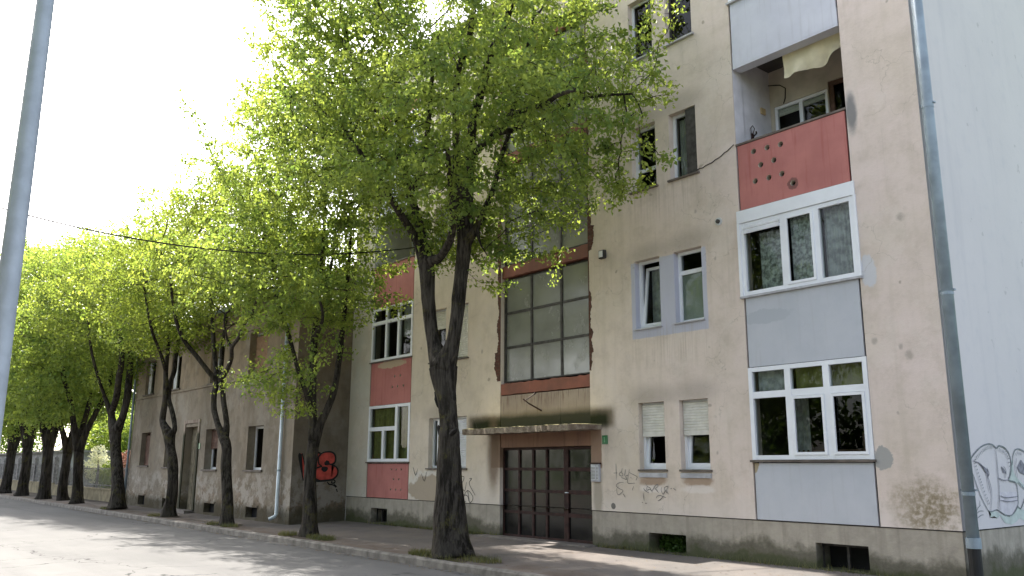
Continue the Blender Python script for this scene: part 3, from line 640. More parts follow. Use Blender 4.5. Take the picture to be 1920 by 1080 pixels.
GRAF = {'scr1':[[(-6.506,1.717),(-6.502,1.621),(-6.505,1.402)],[(-6.572,1.533),(-6.471,1.537)],[(-6.336,1.631),(-6.358,1.565),(-6.418,1.526),(-6.406,1.489),(-6.341,1.48),(-6.326,1.518),(-6.378,1.555)],[(-6.251,1.608),(-6.267,1.528),(-6.288,1.48)],[(-6.147,1.608),(-6.183,1.5),(-6.249,1.481),(-6.225,1.415),(-6.303,1.433),(-6.368,1.451)],[(-6.149,1.547),(-6.079,1.52),(-5.978,1.483),(-5.929,1.456)],[(-6.177,1.5),(-6.201,1.369),(-6.163,1.341),(-6.009,1.348)],[(-5.954,1.456),(-5.981,1.4)],[(-6.305,1.358),(-6.437,1.346),(-6.505,1.288),(-6.414,1.234),(-6.323,1.198),(-6.431,1.12),(-6.483,1.147),(-6.493,1.241)],[(-6.325,1.142),(-6.268,1.078)],[(-6.043,1.288),(-6.083,1.213)],[(-6.113,1.463),(-6.095,1.436)]],'scr2':[[(-5.75,1.357),(-5.703,1.294),(-5.636,1.268),(-5.59,1.215),(-5.513,1.298),(-5.451,1.335),(-5.441,1.29),(-5.49,1.271),(-5.468,1.217),(-5.421,1.183)],[(-5.703,1.294),(-5.718,1.221),(-5.637,1.241),(-5.578,1.188)],[(-5.798,1.256),(-5.75,1.211),(-5.665,1.177)],[(-5.515,1.261),(-5.444,1.209)],[(-5.345,1.283),(-5.359,1.229),(-5.315,1.158),(-5.264,1.231),(-5.286,1.275),(-5.19,1.304),(-5.229,1.232),(-5.184,1.162)],[(-5.264,1.231),(-5.219,1.179)],[(-5.486,1.082),(-5.46,1.119),(-5.387,1.134),(-5.317,1.114),(-5.246,1.098)],[(-5.451,1.038),(-5.39,1.058),(-5.304,1.123)],[(-5.133,1.26),(-5.098,1.27)],[(-5.063,1.271),(-5.006,1.237)],[(-5.838,0.999),(-5.814,0.991)],[(-5.758,0.983),(-5.721,0.98)],[(-5.801,1.164),(-5.791,1.091),(-5.781,1.028)]],'scr3':[[(-11.715,1.423),(-11.556,1.404),(-11.607,1.285),(-11.69,1.264)],[(-11.639,1.185),(-11.52,1.069),(-11.457,1.287)],[(-11.338,1.367),(-11.237,1.369),(-11.336,1.289),(-11.3,1.191),(-11.095,0.982)],[(-11.67,1.065),(-11.565,0.969),(-11.398,1.091),(-11.194,0.96),(-11.225,0.843),(-11.324,0.82),(-11.395,0.954),(-11.531,0.97),(-11.56,0.812),(-11.459,0.835)],[(-11.398,1.091),(-11.324,0.82)],[(-13.815,1.639),(-13.684,1.424),(-13.597,1.596)],[(-13.41,1.469),(-13.269,1.281),(-13.179,1.513)]],'tagred':[[(-1.516,2.003),(-1.453,2.004),(-1.319,1.608),(-1.27,2.023),(-1.105,2.042),(-0.936,2.028),(-0.858,1.978),(-0.711,2.048),(-0.578,2.058),(-0.451,2.009),(-0.387,1.882),(-0.41,1.763),(-0.512,1.703),(-0.384,1.645),(-0.306,1.543),(-0.314,1.408),(-0.386,1.324),(-0.498,1.274),(-0.743,1.25),(-1.002,1.227),(-1.114,1.244),(-1.251,1.377),(-1.367,1.246)]],'tagline':[[(-1.516,2.003),(-1.549,1.936),(-1.476,1.64),(-1.38,1.246)],[(-1.453,2.004),(-1.319,1.608),(-1.27,2.023),(-1.105,2.042),(-0.936,2.028),(-0.886,1.978),(-0.947,1.893),(-0.918,1.709),(-0.84,1.659),(-0.758,1.526)],[(-0.886,1.978),(-0.786,2.038),(-0.578,2.058),(-0.451,2.009),(-0.397,1.899),(-0.41,1.763),(-0.512,1.703),(-0.598,1.711),(-0.694,1.744)],[(-0.51,1.678),(-0.384,1.645),(-0.306,1.543),(-0.314,1.408),(-0.386,1.324),(-0.498,1.265),(-0.742,1.242),(-1.002,1.227),(-1.151,1.244),(-1.298,1.245)],[(-0.62,1.762),(-0.732,1.736),(-0.691,1.677)],[(-0.763,1.626),(-0.648,1.593),(-0.719,1.509),(-0.835,1.559)],[(-1.005,1.592),(-0.84,1.643)]],'tagblob':[[(-0.751,1.744),(-0.68,1.82),(-0.602,1.795),(-0.617,1.711),(-0.559,1.694),(-0.69,1.669)],[(-0.837,1.593),(-0.764,1.643),(-0.648,1.593),(-0.663,1.526),(-0.755,1.484),(-0.814,1.526)],[(-1.563,1.87),(-1.516,2.003),(-1.461,1.987),(-1.468,1.805),(-1.423,1.509),(-1.379,1.238),(-1.468,1.509)],[(-1.017,1.326),(-0.817,1.242),(-0.555,1.274),(-0.665,1.216),(-0.889,1.201),(-1.011,1.21)]],'tagtail':[[(-0.479,1.274),(-0.382,1.24),(-0.397,1.173),(-0.493,1.182),(-0.458,1.24)],[(-0.627,1.208),(-0.567,1.14),(-0.452,1.123),(-0.353,1.063)],[(-0.415,1.139),(-0.325,1.071),(-0.372,1.055)],[(-0.322,1.004),(-0.288,0.92)]],'p_out':[[(0.886,1.053),(0.764,1.173),(0.633,1.337),(0.546,1.499),(0.471,1.625),(0.475,1.76),(0.638,1.862),(0.882,1.958),(1.118,2.003),(1.299,1.994),(1.426,1.948),(1.53,1.985),(1.736,1.954),(1.879,1.859),(1.912,1.724),(1.843,1.569),(1.742,1.474),(1.999,1.434),(2.026,1.28),(1.969,1.09),(1.713,0.965),(1.478,0.972),(1.306,1.023),(1.178,1.054),(0.991,1.032),(0.886,1.053)],[(1.956,1.704),(2.011,1.841),(2.122,1.931),(2.278,1.947),(2.486,1.907),(2.675,1.809),(2.723,1.628),(2.581,1.429),(2.277,1.198),(2.08,1.049),(1.969,1.09)],[(2.701,1.809),(3.037,1.935),(3.356,1.898),(3.518,1.712),(3.363,1.423),(2.967,1.065),(2.522,0.998),(2.241,1.083)]],'p_mid':[[(1.379,1.948),(1.384,1.796),(1.37,1.664),(1.364,1.476),(1.335,1.29),(1.22,1.044)],[(0.546,1.751),(0.775,1.717),(0.906,1.625),(1.005,1.497),(1.06,1.368),(1.043,1.221),(0.961,1.051)],[(0.982,1.662),(1.047,1.57),(0.96,1.497),(1.018,1.295)],[(1.352,1.514),(1.528,1.475),(1.745,1.483)],[(1.587,1.683),(1.661,1.607),(1.61,1.512)],[(2.079,1.452),(2.309,1.334)],[(2.071,1.511),(2.043,1.666),(2.109,1.803)],[(1.348,1.253),(1.55,1.221),(1.987,1.232)],[(1.353,1.188),(1.628,1.163),(1.97,1.175)],[(3.106,1.813),(3.059,1.507),(2.806,1.228)],[(2.723,1.628),(2.85,1.528),(3.018,1.547)]],'p_dash':[[(0.615,1.77),(0.613,1.679),(0.684,1.534),(0.772,1.371),(0.866,1.225),(0.947,1.114)],[(0.665,1.798),(0.912,1.902),(1.13,1.962),(1.312,1.956)],[(1.491,1.93),(1.695,1.895),(1.813,1.8),(1.787,1.627)],[(2.102,1.862),(2.186,1.892),(2.381,1.865)]],'p_dark':[[(0.695,1.743),(0.918,1.671),(1.04,1.626),(1.037,1.533),(0.923,1.607)],[(1.516,1.683),(1.642,1.626),(1.698,1.569),(1.56,1.588)],[(2.118,1.666),(2.305,1.785),(2.424,1.707),(2.375,1.549),(2.195,1.588)]],'p_green':[[(0.908,1.052),(0.984,1.005),(0.934,0.952),(1.085,0.966),(1.19,0.935),(1.291,0.968),(1.423,0.863),(1.672,0.826),(1.877,0.865),(1.988,0.909),(2.164,0.865),(2.485,0.883),(2.717,0.953),(2.967,1.065),(2.516,0.979),(2.211,1.016),(1.994,1.089),(1.868,0.998),(1.61,0.94),(1.339,0.976),(1.215,1.025)],[(1.929,1.782),(1.998,1.763),(1.971,1.588),(2.115,1.491),(2.327,1.392),(2.306,1.324),(2.048,1.433),(1.761,1.455),(1.824,1.588)]],'p_light':[[(1.364,1.308),(2.008,1.299),(1.975,1.108),(1.713,0.965),(1.475,0.963),(1.306,1.023)]],'p_sig':[[(0.442,1.091),(0.448,0.951),(0.522,1.072),(0.621,1.122),(0.668,1.139)],[(0.487,1.02),(0.602,1.052),(0.731,1.048)],[(0.469,0.95),(0.584,0.981),(0.653,0.997),(0.717,0.995)],[(0.625,1.14),(0.648,1.193)]]}


# ------------------------------------------------------------------ ground
g = MB(); g.quad((-900, -900, -.18), (900, -900, -.18), (900, 900, -.18), (-900, 900, -.18))
tag(g.build('ground', 'turf'), kind='structure')
g = MB()
N = 60
for i in range(N + 1):
    x = -260 + 320 * i / N
    g.v += [(x, -3.42, -.125), (x, -5.5, -.10), (x, -7.2, -.085), (x, -9, -.10), (x, -10.9, -.125)]
for i in range(N):
    for j in range(4): g.f.append((5 * i + j, 5 * i + j + 1, 5 * i + j + 6, 5 * i + j + 5))
tag(g.build('road', 'road', smooth=True), kind='structure')
g = MB()
for (xa, xb, yb, zb) in ((-16.9, 60, .02, .10), (-34.0, -16.9, .02, .10), (-260, -34.0, -1.45, .055)):
    g.quad((xa, -3.36, -.002), (xb, -3.36, -.002), (xb, yb, zb), (xa, yb, zb))
g.quad((-260, -3.36, -.17), (60, -3.36, -.17), (60, -3.36, -.002), (-260, -3.36, -.002))
tag(g.build('sidewalk', 'walk'), kind='structure')
rg = random.Random(3)
g = MB(); x = -140.0
while x < 30:
    L = .992; j = rg.uniform(-.003, .003); jy = rg.uniform(-.003, .003)
    b = len(g.v)
    y0, y1, z0, z1 = -3.50 + jy, -3.355 + jy, -.17, .012 + j
    g.v += [(x, y0, z0), (x, y0, z1 - .03), (x, y0 + .03, z1), (x, y1, z1), (x, y1, z0)]
    g.v += [(x + L, y0, z0), (x + L, y0, z1 - .03), (x + L, y0 + .03, z1), (x + L, y1, z1), (x + L, y1, z0)]
    for k in range(4): g.f.append((b + k, b + k + 5, b + k + 6, b + k + 1))
    g.f.append((b, b + 1, b + 2, b + 3, b + 4)); g.f.append((b + 9, b + 8, b + 7, b + 6, b + 5))
    x += 1.0
tag(g.build('kerb', 'kerb'), kind='structure')
g = MB(); g.box(-200, 60, -30, -11.05, -.17, .0); g.box(-200, 60, -11.05, -10.9, -.17, .006)
tag(g.build('opposite_pavement', 'walk'), kind='structure')
g = MB(); g.quad((-260, -1.3, .06), (-33.1, -1.3, .06), (-33.1, 60, .06), (-260, 60, .06))
tag(g.build('garden_ground', 'turf'), kind='structure')

# ------------------------------------------------------------------ apartment building
AP = empty('apartment_building', (-8.7, 0, 0))
tag(AP, 'tall block of peeling beige plaster with red and pale blue panels and a stair window', 'building')
TOP = 13.25
bayR = (-3.33, -1.165); bayL = (-16.22, -14.03)
holes = [(bayR[0], bayR[1], .8, TOP - .55), (bayL[0], bayL[1], .8, TOP - .55)]
SR = (-10.18, -7.20)
holes.append((SR[0], SR[1], .8, 12.1))
fl = [(1.59, 2.87), (4.30, 5.71), (7.15, 8.54), (10.03, 11.42)]
pairs = [(-5.88, -5.23), (-4.87, -4.21), (-13.13, -12.45), (-12.12, -11.49)]
for (a, b) in pairs:
    for (c, d) in fl: holes.append((a, b, c, d))
w = MB()
wall_y(w, -17.37, 0, .8, TOP, holes, 0, .30)
w.build('wall', 'plaster', AP)
w = MB()
w.quad((0, 0, .8), (0, 11, .8), (0, 11, TOP), (0, 0, TOP))
w.build('end_wall', 'endwall', AP)
w = MB()
w.quad((-17.37, 11, 0), (-17.37, 0.002, 0), (-17.37, .002, TOP), (-17.37, 11, TOP))
w.quad((0, 11, 0), (-17.37, 11, 0), (-17.37, 11, TOP), (0, 11, TOP))
w.build('rear_wall', 'endwall', AP)
w = MB(); w.quad((-17.37, .32, .0), (-17.37, 4.5, .0), (-17.37, 4.5, TOP), (-17.37, .32, TOP)); w.quad((-.3, 4.5, 0), (-17.3, 4.5, 0), (-17.3, 4.5, TOP), (-.3, 4.5, TOP))
w.quad((-.25, .31, 0), (-.25, 4.5, 0), (-.25, 4.5, TOP), (-.25, .31, TOP))
for zf in (.45, 1.02 + 2.85 - .3, 3.55 + 2.85, 9.25, 12.1):
    w.box(-17.3, -10.3, .31, 4.5, zf, zf + .2); w.box(-7.1, -.25, .31, 4.5, zf, zf + .2)
for xx in (-10.4, -7.0, -13.7, -3.7): w.box(xx - .05, xx + .05, .31, 4.5, 0.1, TOP - .1)
w.build('interior_wall', 'interior', AP)
w = MB(); w.box(-17.5, .15, -.18, 11.2, TOP, TOP + .22); w.build('roof', 'canopy', AP)
# plinth, set back a little behind the plaster edge
ph = [(-5.71, -4.83, .115, .45), (-2.26, -1.39, .115, .50), (-15.93, -15.07, .14, .52), (SR[0], SR[1], .10, .8)]
w = MB(); wall_y(w, -17.37, -.012, -.1, .80, ph, .012, .45)
w.quad((-.012, .012, -.1), (-.012, 11, -.1), (-.012, 11, .8), (-.012, .012, .8))
w.build('plinth', 'plinth', AP)
w = MB(); w.box(-17.36, SR[0] - .01, .004, .05, .785, .799); w.box(SR[1] + .01, -.004, .004, .05, .785, .799); w.box(-.05, -.003, .05, 11, .785, .799)
w.build('plinth_shadow_line', 'seam_shade', AP)  # black strip standing in for the shadow line above the recessed plinth
# cellar openings
for i, (a, b, c, d) in enumerate(ph[:3]):
    w = MB(); w.quad((a, .42, c), (b, .42, c), (b, .42, d), (a, .42, d))
    o = w.build('cellar_window', 'seam_shade', AP)
    if i != 0:
        w = MB()
        n = 2 if i == 1 else 3
        for k in range(n + 1):
            x = a + (b - a) * k / n; w.box(x - .02, x + .02, .2, .23, c, d)
        w.box(a, b, .203, .227, d - .05, d - .005)
        w.build('frame', 'steel_grey', o)

# bay infill panels, seams, windows
def holed_panel(x0, x1, z0, z1, y, hs, r, name, mat, parent, dep=.10):
    mb = MB()
    sq = r * 1.35
    holes = [(a - sq, a + sq, b - sq, b + sq) for (a, b) in hs]
    wall_y(mb, x0, x1, z0, z1, holes, y, 0.0001)
    inner = MB()
    for (cx, cz) in hs:
        n = 16; b = len(mb.v)
        outer = []
        for k in range(n):
            a = 2 * math.pi * k / n; ca, sa = math.cos(a), math.sin(a); t = sq / max(abs(ca), abs(sa))
            mb.v.append((cx + ca * t, y, cz + sa * t))
        for k in range(n):
            a = 2 * math.pi * k / n; mb.v.append((cx + r * math.cos(a), y, cz + r * math.sin(a)))
        for k in range(n):
            k2 = (k + 1) % n; mb.f.append((b + k, b + k2, b + n + k2, b + n + k))
        b = len(inner.v)
        for k in range(n):
            a = 2 * math.pi * k / n; inner.v += [(cx + r * math.cos(a), y, cz + r * math.sin(a)), (cx + r * math.cos(a), y + dep, cz + r * math.sin(a))]
        for k in range(n):
            k2 = (k + 1) % n; inner.f.append((b + 2 * k, b + 2 * k + 1, b + 2 * k2 + 1, b + 2 * k2))
    # closed sides
    e = .05
    mb.quad((x0, y, z0), (x0, y, z1), (x0, y + e, z1), (x0, y + e, z0)); mb.quad((x1, y, z1), (x1, y, z0), (x1, y + e, z0), (x1, y + e, z1))
    mb.quad((x0, y, z1), (x1, y, z1), (x1, y + e, z1), (x0, y + e, z1)); mb.quad((x1, y, z0), (x0, y, z0), (x0, y + e, z0), (x1, y + e, z0))
    o = mb.build(name, mat, parent)
    for (cx, cz) in hs:
        h = MB(); n = 16
        for k in range(n):
            aa = 2 * math.pi * k / n; h.v += [(cx + r * math.cos(aa), y, cz + r * math.sin(aa)), (cx + r * math.cos(aa), y + dep, cz + r * math.sin(aa))]
        for k in range(n):
            k2 = (k + 1) % n; h.f.append((2 * k, 2 * k + 1, 2 * k2 + 1, 2 * k2))
        h.f.append(tuple(2 * k + 1 for k in range(n)))
        ho = h.build('drain_hole', 'loggia', o); ho.data.materials.append(M['seam_shade']); ho.data.polygons[n].material_index = 1
    return o

rholes = [(-2.96, 7.21), (-2.68, 7.20), (-2.41, 7.18), (-2.83, 6.92), (-2.56, 6.93), (-2.96, 6.65), (-2.68, 6.64), (-2.42, 6.64), (-2.22, 6.42)]
h_low = [(-14.91, 1.57), (-14.66, 1.57), (-14.41, 1.57), (-14.78, 1.31), (-14.52, 1.31), (-14.91, 1.04), (-14.65, 1.04), (-14.40, 1.04)]
h_mid = [(-14.89, 4.11), (-14.61, 4.11), (-15.01, 3.82), (-14.73, 3.82), (-14.43, 3.82)]
for side, (a, b) in (('R', bayR), ('L', bayL)):
    e = .034
    w = MB(); [w.box(p, p + .05, .045, .12, za, zb) for p in (a, b - .05) for (za, zb) in ((.8, 7.40), (8.98, TOP - .55))]
    w.box(a + .05, b - .05, .30, .34, .8, 1.72); w.box(a + .05, b - .05, .30, .34, 3.36, 4.56); w.box(a + .05, b - .05, .30, .34, 6.16, 7.38); w.box(a + .05, b - .05, .30, .34, 9.0, 10.28)
    w.build('panel_joint', 'seam_shade', AP)
    c1, c2 = ('blue', 'blue') if side == 'R' else ('red', 'red')
    holed_panel(a + e, b - e, .805, 1.725, .004, [] if side == 'R' else h_low, .028, 'infill_panel', c1, AP)
    holed_panel(a + e, b - e, 3.345, 4.56, .004, [] if side == 'R' else h_mid, .035, 'infill_panel', c2, AP)
    holed_panel(a + e, b - e, 6.185, 7.40, .004, rholes if side == 'R' else [], .052, 'parapet', 'red', AP)
    holed_panel(a + e, b - e, 8.97, 10.28, .004, [], .04, 'parapet', 'white_panel', AP)
    # parapet coping
    w = MB(); w.box(a + .004, b - .004, -.012, .16, 7.41, 7.445)
    w.build('parapet_coping', 'sill', AP)
    # loggia on the third storey
    lg = MB(); D = 1.21
    A, B = a + .001, b - .001
    lg.quad((A, .31, 7.0), (A, .31, 9.28), (A, D, 9.28), (A, D, 7.0))
    lg.quad((A, .02, 7.0), (A, .02, 9.0), (A, .32, 9.0), (A, .32, 7.0))
    lo = lg.build('loggia', 'loggia_side', AP)
    lg = MB()
    lg.quad((B, .02, 9.0), (B, .02, 7.0), (B, D, 7.0), (B, D, 9.0)); lg.quad((B, .16, 9.28), (B, .16, 9.0), (B, D, 9.0), (B, D, 9.28))
    wall_y(lg, A, B, 7.0, 9.28, [(a + .08, a + 1.20, 7.3, 8.5), (a + 1.22, b - .06, 6.98, 8.62)], D, .1)
    lg.quad((A, .16, 7.0), (B, .16, 7.0), (B, D, 7.0), (A, D, 7.0))
    lg.build('loggia_back_wall', 'loggia', lo)
    lg = MB(); lg.quad((A, .16, 9.28), (B, .16, 9.28), (B, D, 9.28), (A, D, 9.28)); pass
    lg.build('soffit', 'soffit', lo)
    lg = MB(); lg.box(a + .026, b - .026, .0065, .24, 8.93, 9.27); lg.build('slab_edge', 'white_panel', lo)
    wi = window(lo, a + .08, a + 1.20, 7.3, 8.5, D + .02, mull=(a + .64,), fw=.06)
    shutter(wi, a + .14, a + .61, 8.32, 8.44, D + .075, 'shutter'); shutter(wi, a + .67, a + 1.14, 8.36, 8.44, D + .075, 'shutter')
    wi = window(lo, a + 1.22, b - .06, 6.98, 8.62, D + .03, mull=(), fw=.09, mat='shut_brown', glass='glass_dark', name='balcony_door')
# right bay windows ------------------------------------------------
a, b = bayR
wi = window(AP, a + .01, b - .005, 1.775, 3.335, -.012, mull=(-2.56, -1.865), trans=((a + .05, b - .05, 2.86),), fw=.075, mw=.11, d=.09,
            sashes=((-2.505, -1.92, 1.85, 2.80), (-1.81, b - .075, 1.85, 2.80)))
sill(wi, a - .02, b + .02, 1.772, -.05, .1)
curtain(wi, a + .1, -2.62, 2.9, 3.3, .16, 'curtain', .012, 5, 1)
curtain(wi, -2.5, -1.2, 2.9, 3.3, .16, 'curtain_green', .01, 6, 1)
curtain(wi, -3.2, -2.75, 1.8, 2.85, .9, 'curtain', .03, 5, 2)
w = MB(); w.box(-3.0, -1.3, .9, 1.4, 1.3, 1.95); w.box(-1.6, -1.35, .5, .55, 1.9, 2.2); w.build('cupboard', 'shut_brown', wi)
wi = window(AP, a + .01, b - .005, 4.60, 5.93, -.012, mull=(-2.47, -1.84), fw=.075, mw=.10, d=.09,
            sashes=((-2.42, -1.89, 4.67, 5.86),))
w = MB(); w.box(a - .045, b + .035, -.03, .06, 5.935, 6.165); w.box(a - .05, a + .008, -.028, .08, 4.60, 5.934); w.box(b - .003, b + .042, -.028, .08, 4.60, 5.934)
w.build('shutter_box', 'pvc', wi)
shutter(wi, a + .08, -2.52, 5.74, 5.86, -.02, 'shutter_white', .06)
sill(wi, a - .05, b + .05, 4.597, -.05, .1, 'sill_grey')
curtain(wi, -2.40, -1.9, 4.65, 5.9, .14, 'curtain_pattern', .015, 5, 4); curtain(wi, -1.8, -1.2, 4.65, 5.9, .18, 'curtain', .03, 8, 5)
curtain(wi, -3.1, -2.6, 4.65, 5.75, .25, 'curtain_pattern', .015, 4, 6)
wi = window(AP, a + .01, b - .005, 10.30, 11.86, -.012, mull=(-2.56, -1.865), trans=((a + .05, b - .05, 11.35),), fw=.075, mw=.10, d=.09)
sill(wi, a - .02, b + .02, 10.297, -.05, .1, 'sill_grey')
w = MB(); w.box(a + .02, b - .02, .01, .3, 11.87, TOP - .56); w.build('infill_panel', 'red', AP)
# left bay windows -------------------------------------------------
a, b = bayL
wi = window(AP, a + .01, b - .005, 1.775, 3.335, -.012, mull=(-14.73, (-15.40, 1.83, 2.68)), trans=((a + .05, -14.76, 2.68),), fw=.08, mw=.11, d=.09)
sill(wi, a - .02, b + .02, 1.772, -.05, .1)
curtain(wi, a + .08, b - .08, 1.8, 3.3, .15, 'curtain_green', .03, 14, 7)
wi = window(AP, a + .01, b - .005, 4.60, 6.165, -.012, mull=(-15.41, -14.76), trans=((a + .05, b - .05, 5.72),), fw=.075, mw=.10, d=.09)
sill(wi, a - .02, b + .02, 4.597, -.05, .1, 'sill')
curtain(wi, -14.7, -14.15, 5.2, 6.1, .14, 'curtain_light', .03, 4, 8)
w = MB(); w.box(a + .02, b - .02, .01, .3, 11.87, TOP - .56); w.build('infill_panel', 'red', AP)
wi = window(AP, a + .01, b - .005, 10.30, 11.86, -.012, mull=(-15.41, -14.76), trans=((a + .05, b - .05, 11.35),), fw=.075, mw=.10, d=.09)

# small windows ----------------------------------------------------
def tilt_sash(win, x0, x1, z0, z1, y, ang, gl='glass'):
    mb = MB(); s = .055; c, sn = math.cos(ang), math.sin(ang)
    def bx(xa, xb, za, zb, ya, yb):
        k = len(mb.v); mb.box(xa, xb, ya, yb, za, zb)
        for i in range(k, len(mb.v)):
            X, Y, Z = mb.v[i]; dz = Z - z0; mb.v[i] = (X, y + Y * c + dz * sn, z0 + dz * c - Y * sn)
    bx(x0, x0 + s, z0, z1, 0, .05); bx(x1 - s, x1, z0, z1, 0, .05)
    bx(x0 + .002, x1 - .002, z0 + .001, z0 + s, .002, .048); bx(x0 + .002, x1 - .002, z1 - s, z1 - .001, .002, .048)
    o = mb.build('sash', 'pvc', win)
    g = MB(); dz = z1 - z0
    g.quad((x0 + .03, y + .03 * c, z0 + .03), (x1 - .03, y + .03 * c, z0 + .03), (x1 - .03, y + .03 * c + dz * sn, z0 + dz * c - .03), (x0 + .03, y + .03 * c + dz * sn, z0 + dz * c - .03))
    g.build('pane', gl, o)
for pi, (a, b) in enumerate(pairs):
    for f, (c, d) in enumerate(fl):
        yf = .13
        if f == 0 and pi < 2:
            wi = window(AP, a, b, c + .02, d, yf, fw=.06, glass=None)
            tilt_sash(wi, a + .06, b - .06, c + .08, d - .06, yf + .01, R(5))
            shutter(wi, a + .012, b - .012, 2.24, d - .04, yf - .03)
            sill(wi, a - .02, b + .04, c + .018, -.04, .14, 'sill'); 
            w = MB(); w.box(a - .01, b + .02, -.02, .0, c - .13, c - .045); w.build('sill_trim', 'sill_grey', wi)
        elif f == 0 and pi == 2:
            wi = window(AP, a, b, c + .02, d, yf, mull=(a + .24,), fw=.06, glass='glass')
            sill(wi, a - .06, b + .06, c + .018, -.05, .14, 'sill')
        elif f == 0:
            wi = window(AP, a, b, c + .02, d, yf, fw=.05, glass=None)
            shutter(wi, a + .01, b - .01, c + .06, d - .06, yf - .03, 'shutter_white')
            sill(wi, a - .06, b + .06, c + .018, -.05, .14, 'sill')
        elif f == 1 and pi == 0:
            wi = window(AP, a, b, c + .02, d, yf, fw=.055, glass=None)
            tilt_sash(wi, a + .055, b - .055, c + .08, d - .1, yf + .01, R(7))
            curtain(wi, a + .08, b - .08, c + .1, d - .1, yf + .3, 'curtain', .02, 5, 11)
            sill(wi, a - .03, b + .03, c + .018, -.05, .14, 'sill_grey', .02)
        elif f == 1 and pi == 1:
            wi = window(AP, a, b, c + .02, d, yf, trans=((a, b, 5.30),), fw=.06, mw=.08)
            w = MB(); w.quad((a + .05, yf + .045, c + .05), (b - .05, yf + .045, c + .05), (b - .05, yf + .045, 5.28), (a + .05, yf + .045, 5.28))
            w.build('frosted_pane', 'frost_white', wi)
            sill(wi, a - .03, b + .03, c + .018, -.05, .14, 'sill_grey', .02)
        elif f == 1:
            wi = window(AP, a, b, c + .02, d, yf, fw=.055)
            shutter(wi, a + .01, b - .01, 5.2 if pi == 2 else c + .08, d - .05, yf - .04)
            sill(wi, a - .05, b + .05, c + .018, -.05, .14, 'sill')
        elif f == 2 and pi == 1:
            wi = window(AP, a, b, c + .02, d, yf, mull=(a + .36,), fw=.06)
            w = MB(); w.box(a + .40, b - .004, .02, .05, c + .03, d - .02)
            w.build('open_shutter', 'steel_grey', wi)
            curtain(wi, a + .08, a + .3, c + .1, d - .08, yf + .12, 'curtain_light', .015, 3, 12)
            sill(wi, a - .05, b + .05, c + .018, -.05, .14, 'sill')
        elif f == 2:
            wi = window(AP, a, b, c + .02, d, yf, trans=((a, b, 7.62),) if pi == 0 else (), fw=.06)
            if pi > 1: curtain(wi, a + .06, b - .06, c + .06, d - .06, yf + .12, 'curtain_light', .03, 6, 13 + pi)
            sill(wi, a - .05, b + .05, c + .018, -.05, .14, 'sill')
        else:
            wi = window(AP, a, b, c + .02, d, yf, fw=.05, mat='steel_grey' if pi == 1 else 'pvc', glass='glass_dark')
            sill(wi, a - .06, b + .06, c + .018, -.06, .14, 'sill_grey')

# stair window ------------------------------------------------------
sx = [-10.13, -9.18, -8.17, -7.23]
levels = [(3.58, 6.05), (6.40, 8.90), (9.25, 11.75)]
for (z0, z1) in levels:
    mb = MB(); y = .10
    for x in sx: mb.box(x - .03, x + .03, y, y + .05, z0, z1)
    hh = (z1 - z0) / 3
    for k in range(4): mb.box(sx[0] + .0, sx[-1], y + .004, y + .046, z0 + hh * k - (.028 if k else -.001), z0 + hh * k + .028 - (.029 if k == 3 else 0))
    o = mb.build('stair_window', 'steel_grey', AP)
    g = MB(); rgs = random.Random(int(z0 * 10))
    for i in range(3):
        for k in range(3):
            t = [rgs.uniform(-.006, .006) for _ in range(4)]
            xa, xb, za, zb = sx[i], sx[i + 1], z0 + hh * k, z0 + hh * (k + 1)
            g.quad((xa, y + .025 + t[0], za), (xb, y + .025 + t[1], za), (xb, y + .025 + t[2], zb), (xa, y + .025 + t[3], zb))
    g.build('pane', 'frost', o)
def rough_band(z0, z1, name, mat, y0=.03, seed=1):
    rgb = random.Random(seed); mb = MB(); n = 30; x0, x1 = SR[0] + .01, SR[1] - .01
    prev = None
    for i in range(n + 1):
        x = x0 + (x1 - x0) * i / n; a = z0 + rgb.uniform(0, .02); c = z1 - rgb.uniform(0, .03)
        k = len(mb.v); mb.v += [(x, y0, a), (x, y0, c), (x, y0 + .2, a), (x, y0 + .2, c)]
        if prev is not None:
            mb.f += [(prev, k, k + 1, prev + 1), (prev + 1, k + 1, k + 3, prev + 3), (prev + 2, k + 2, k, prev)]
        prev = k
    return mb.build(name, mat, AP)
rough_band(6.08, 6.385, 'stair_band', 'red_dim', .03, 1)
rough_band(8.93, 9.23, 'stair_band', 'red_dim', .03, 2)
rough_band(3.28, 3.56, 'stair_band', 'red_dim', .012, 3)
w = MB(); w.box(SR[0] + .006, -8.13, .008, .2, 2.45, 3.265); w.box(-8.12, SR[1] - .006, .008, .2, 2.45, 3.265); w.build('spandrel', 'spandrel', AP)
w = MB(); w.box(SR[0] + .006, SR[1] - .006, .02, .2, 2.08, 2.44); w.build('door_lintel', 'terracotta', AP)
w = MB(); w.box(SR[0] + .01, SR[1] - .01, .02, .2, 11.78, 12.08); w.build('stair_band', 'red_dim', AP)
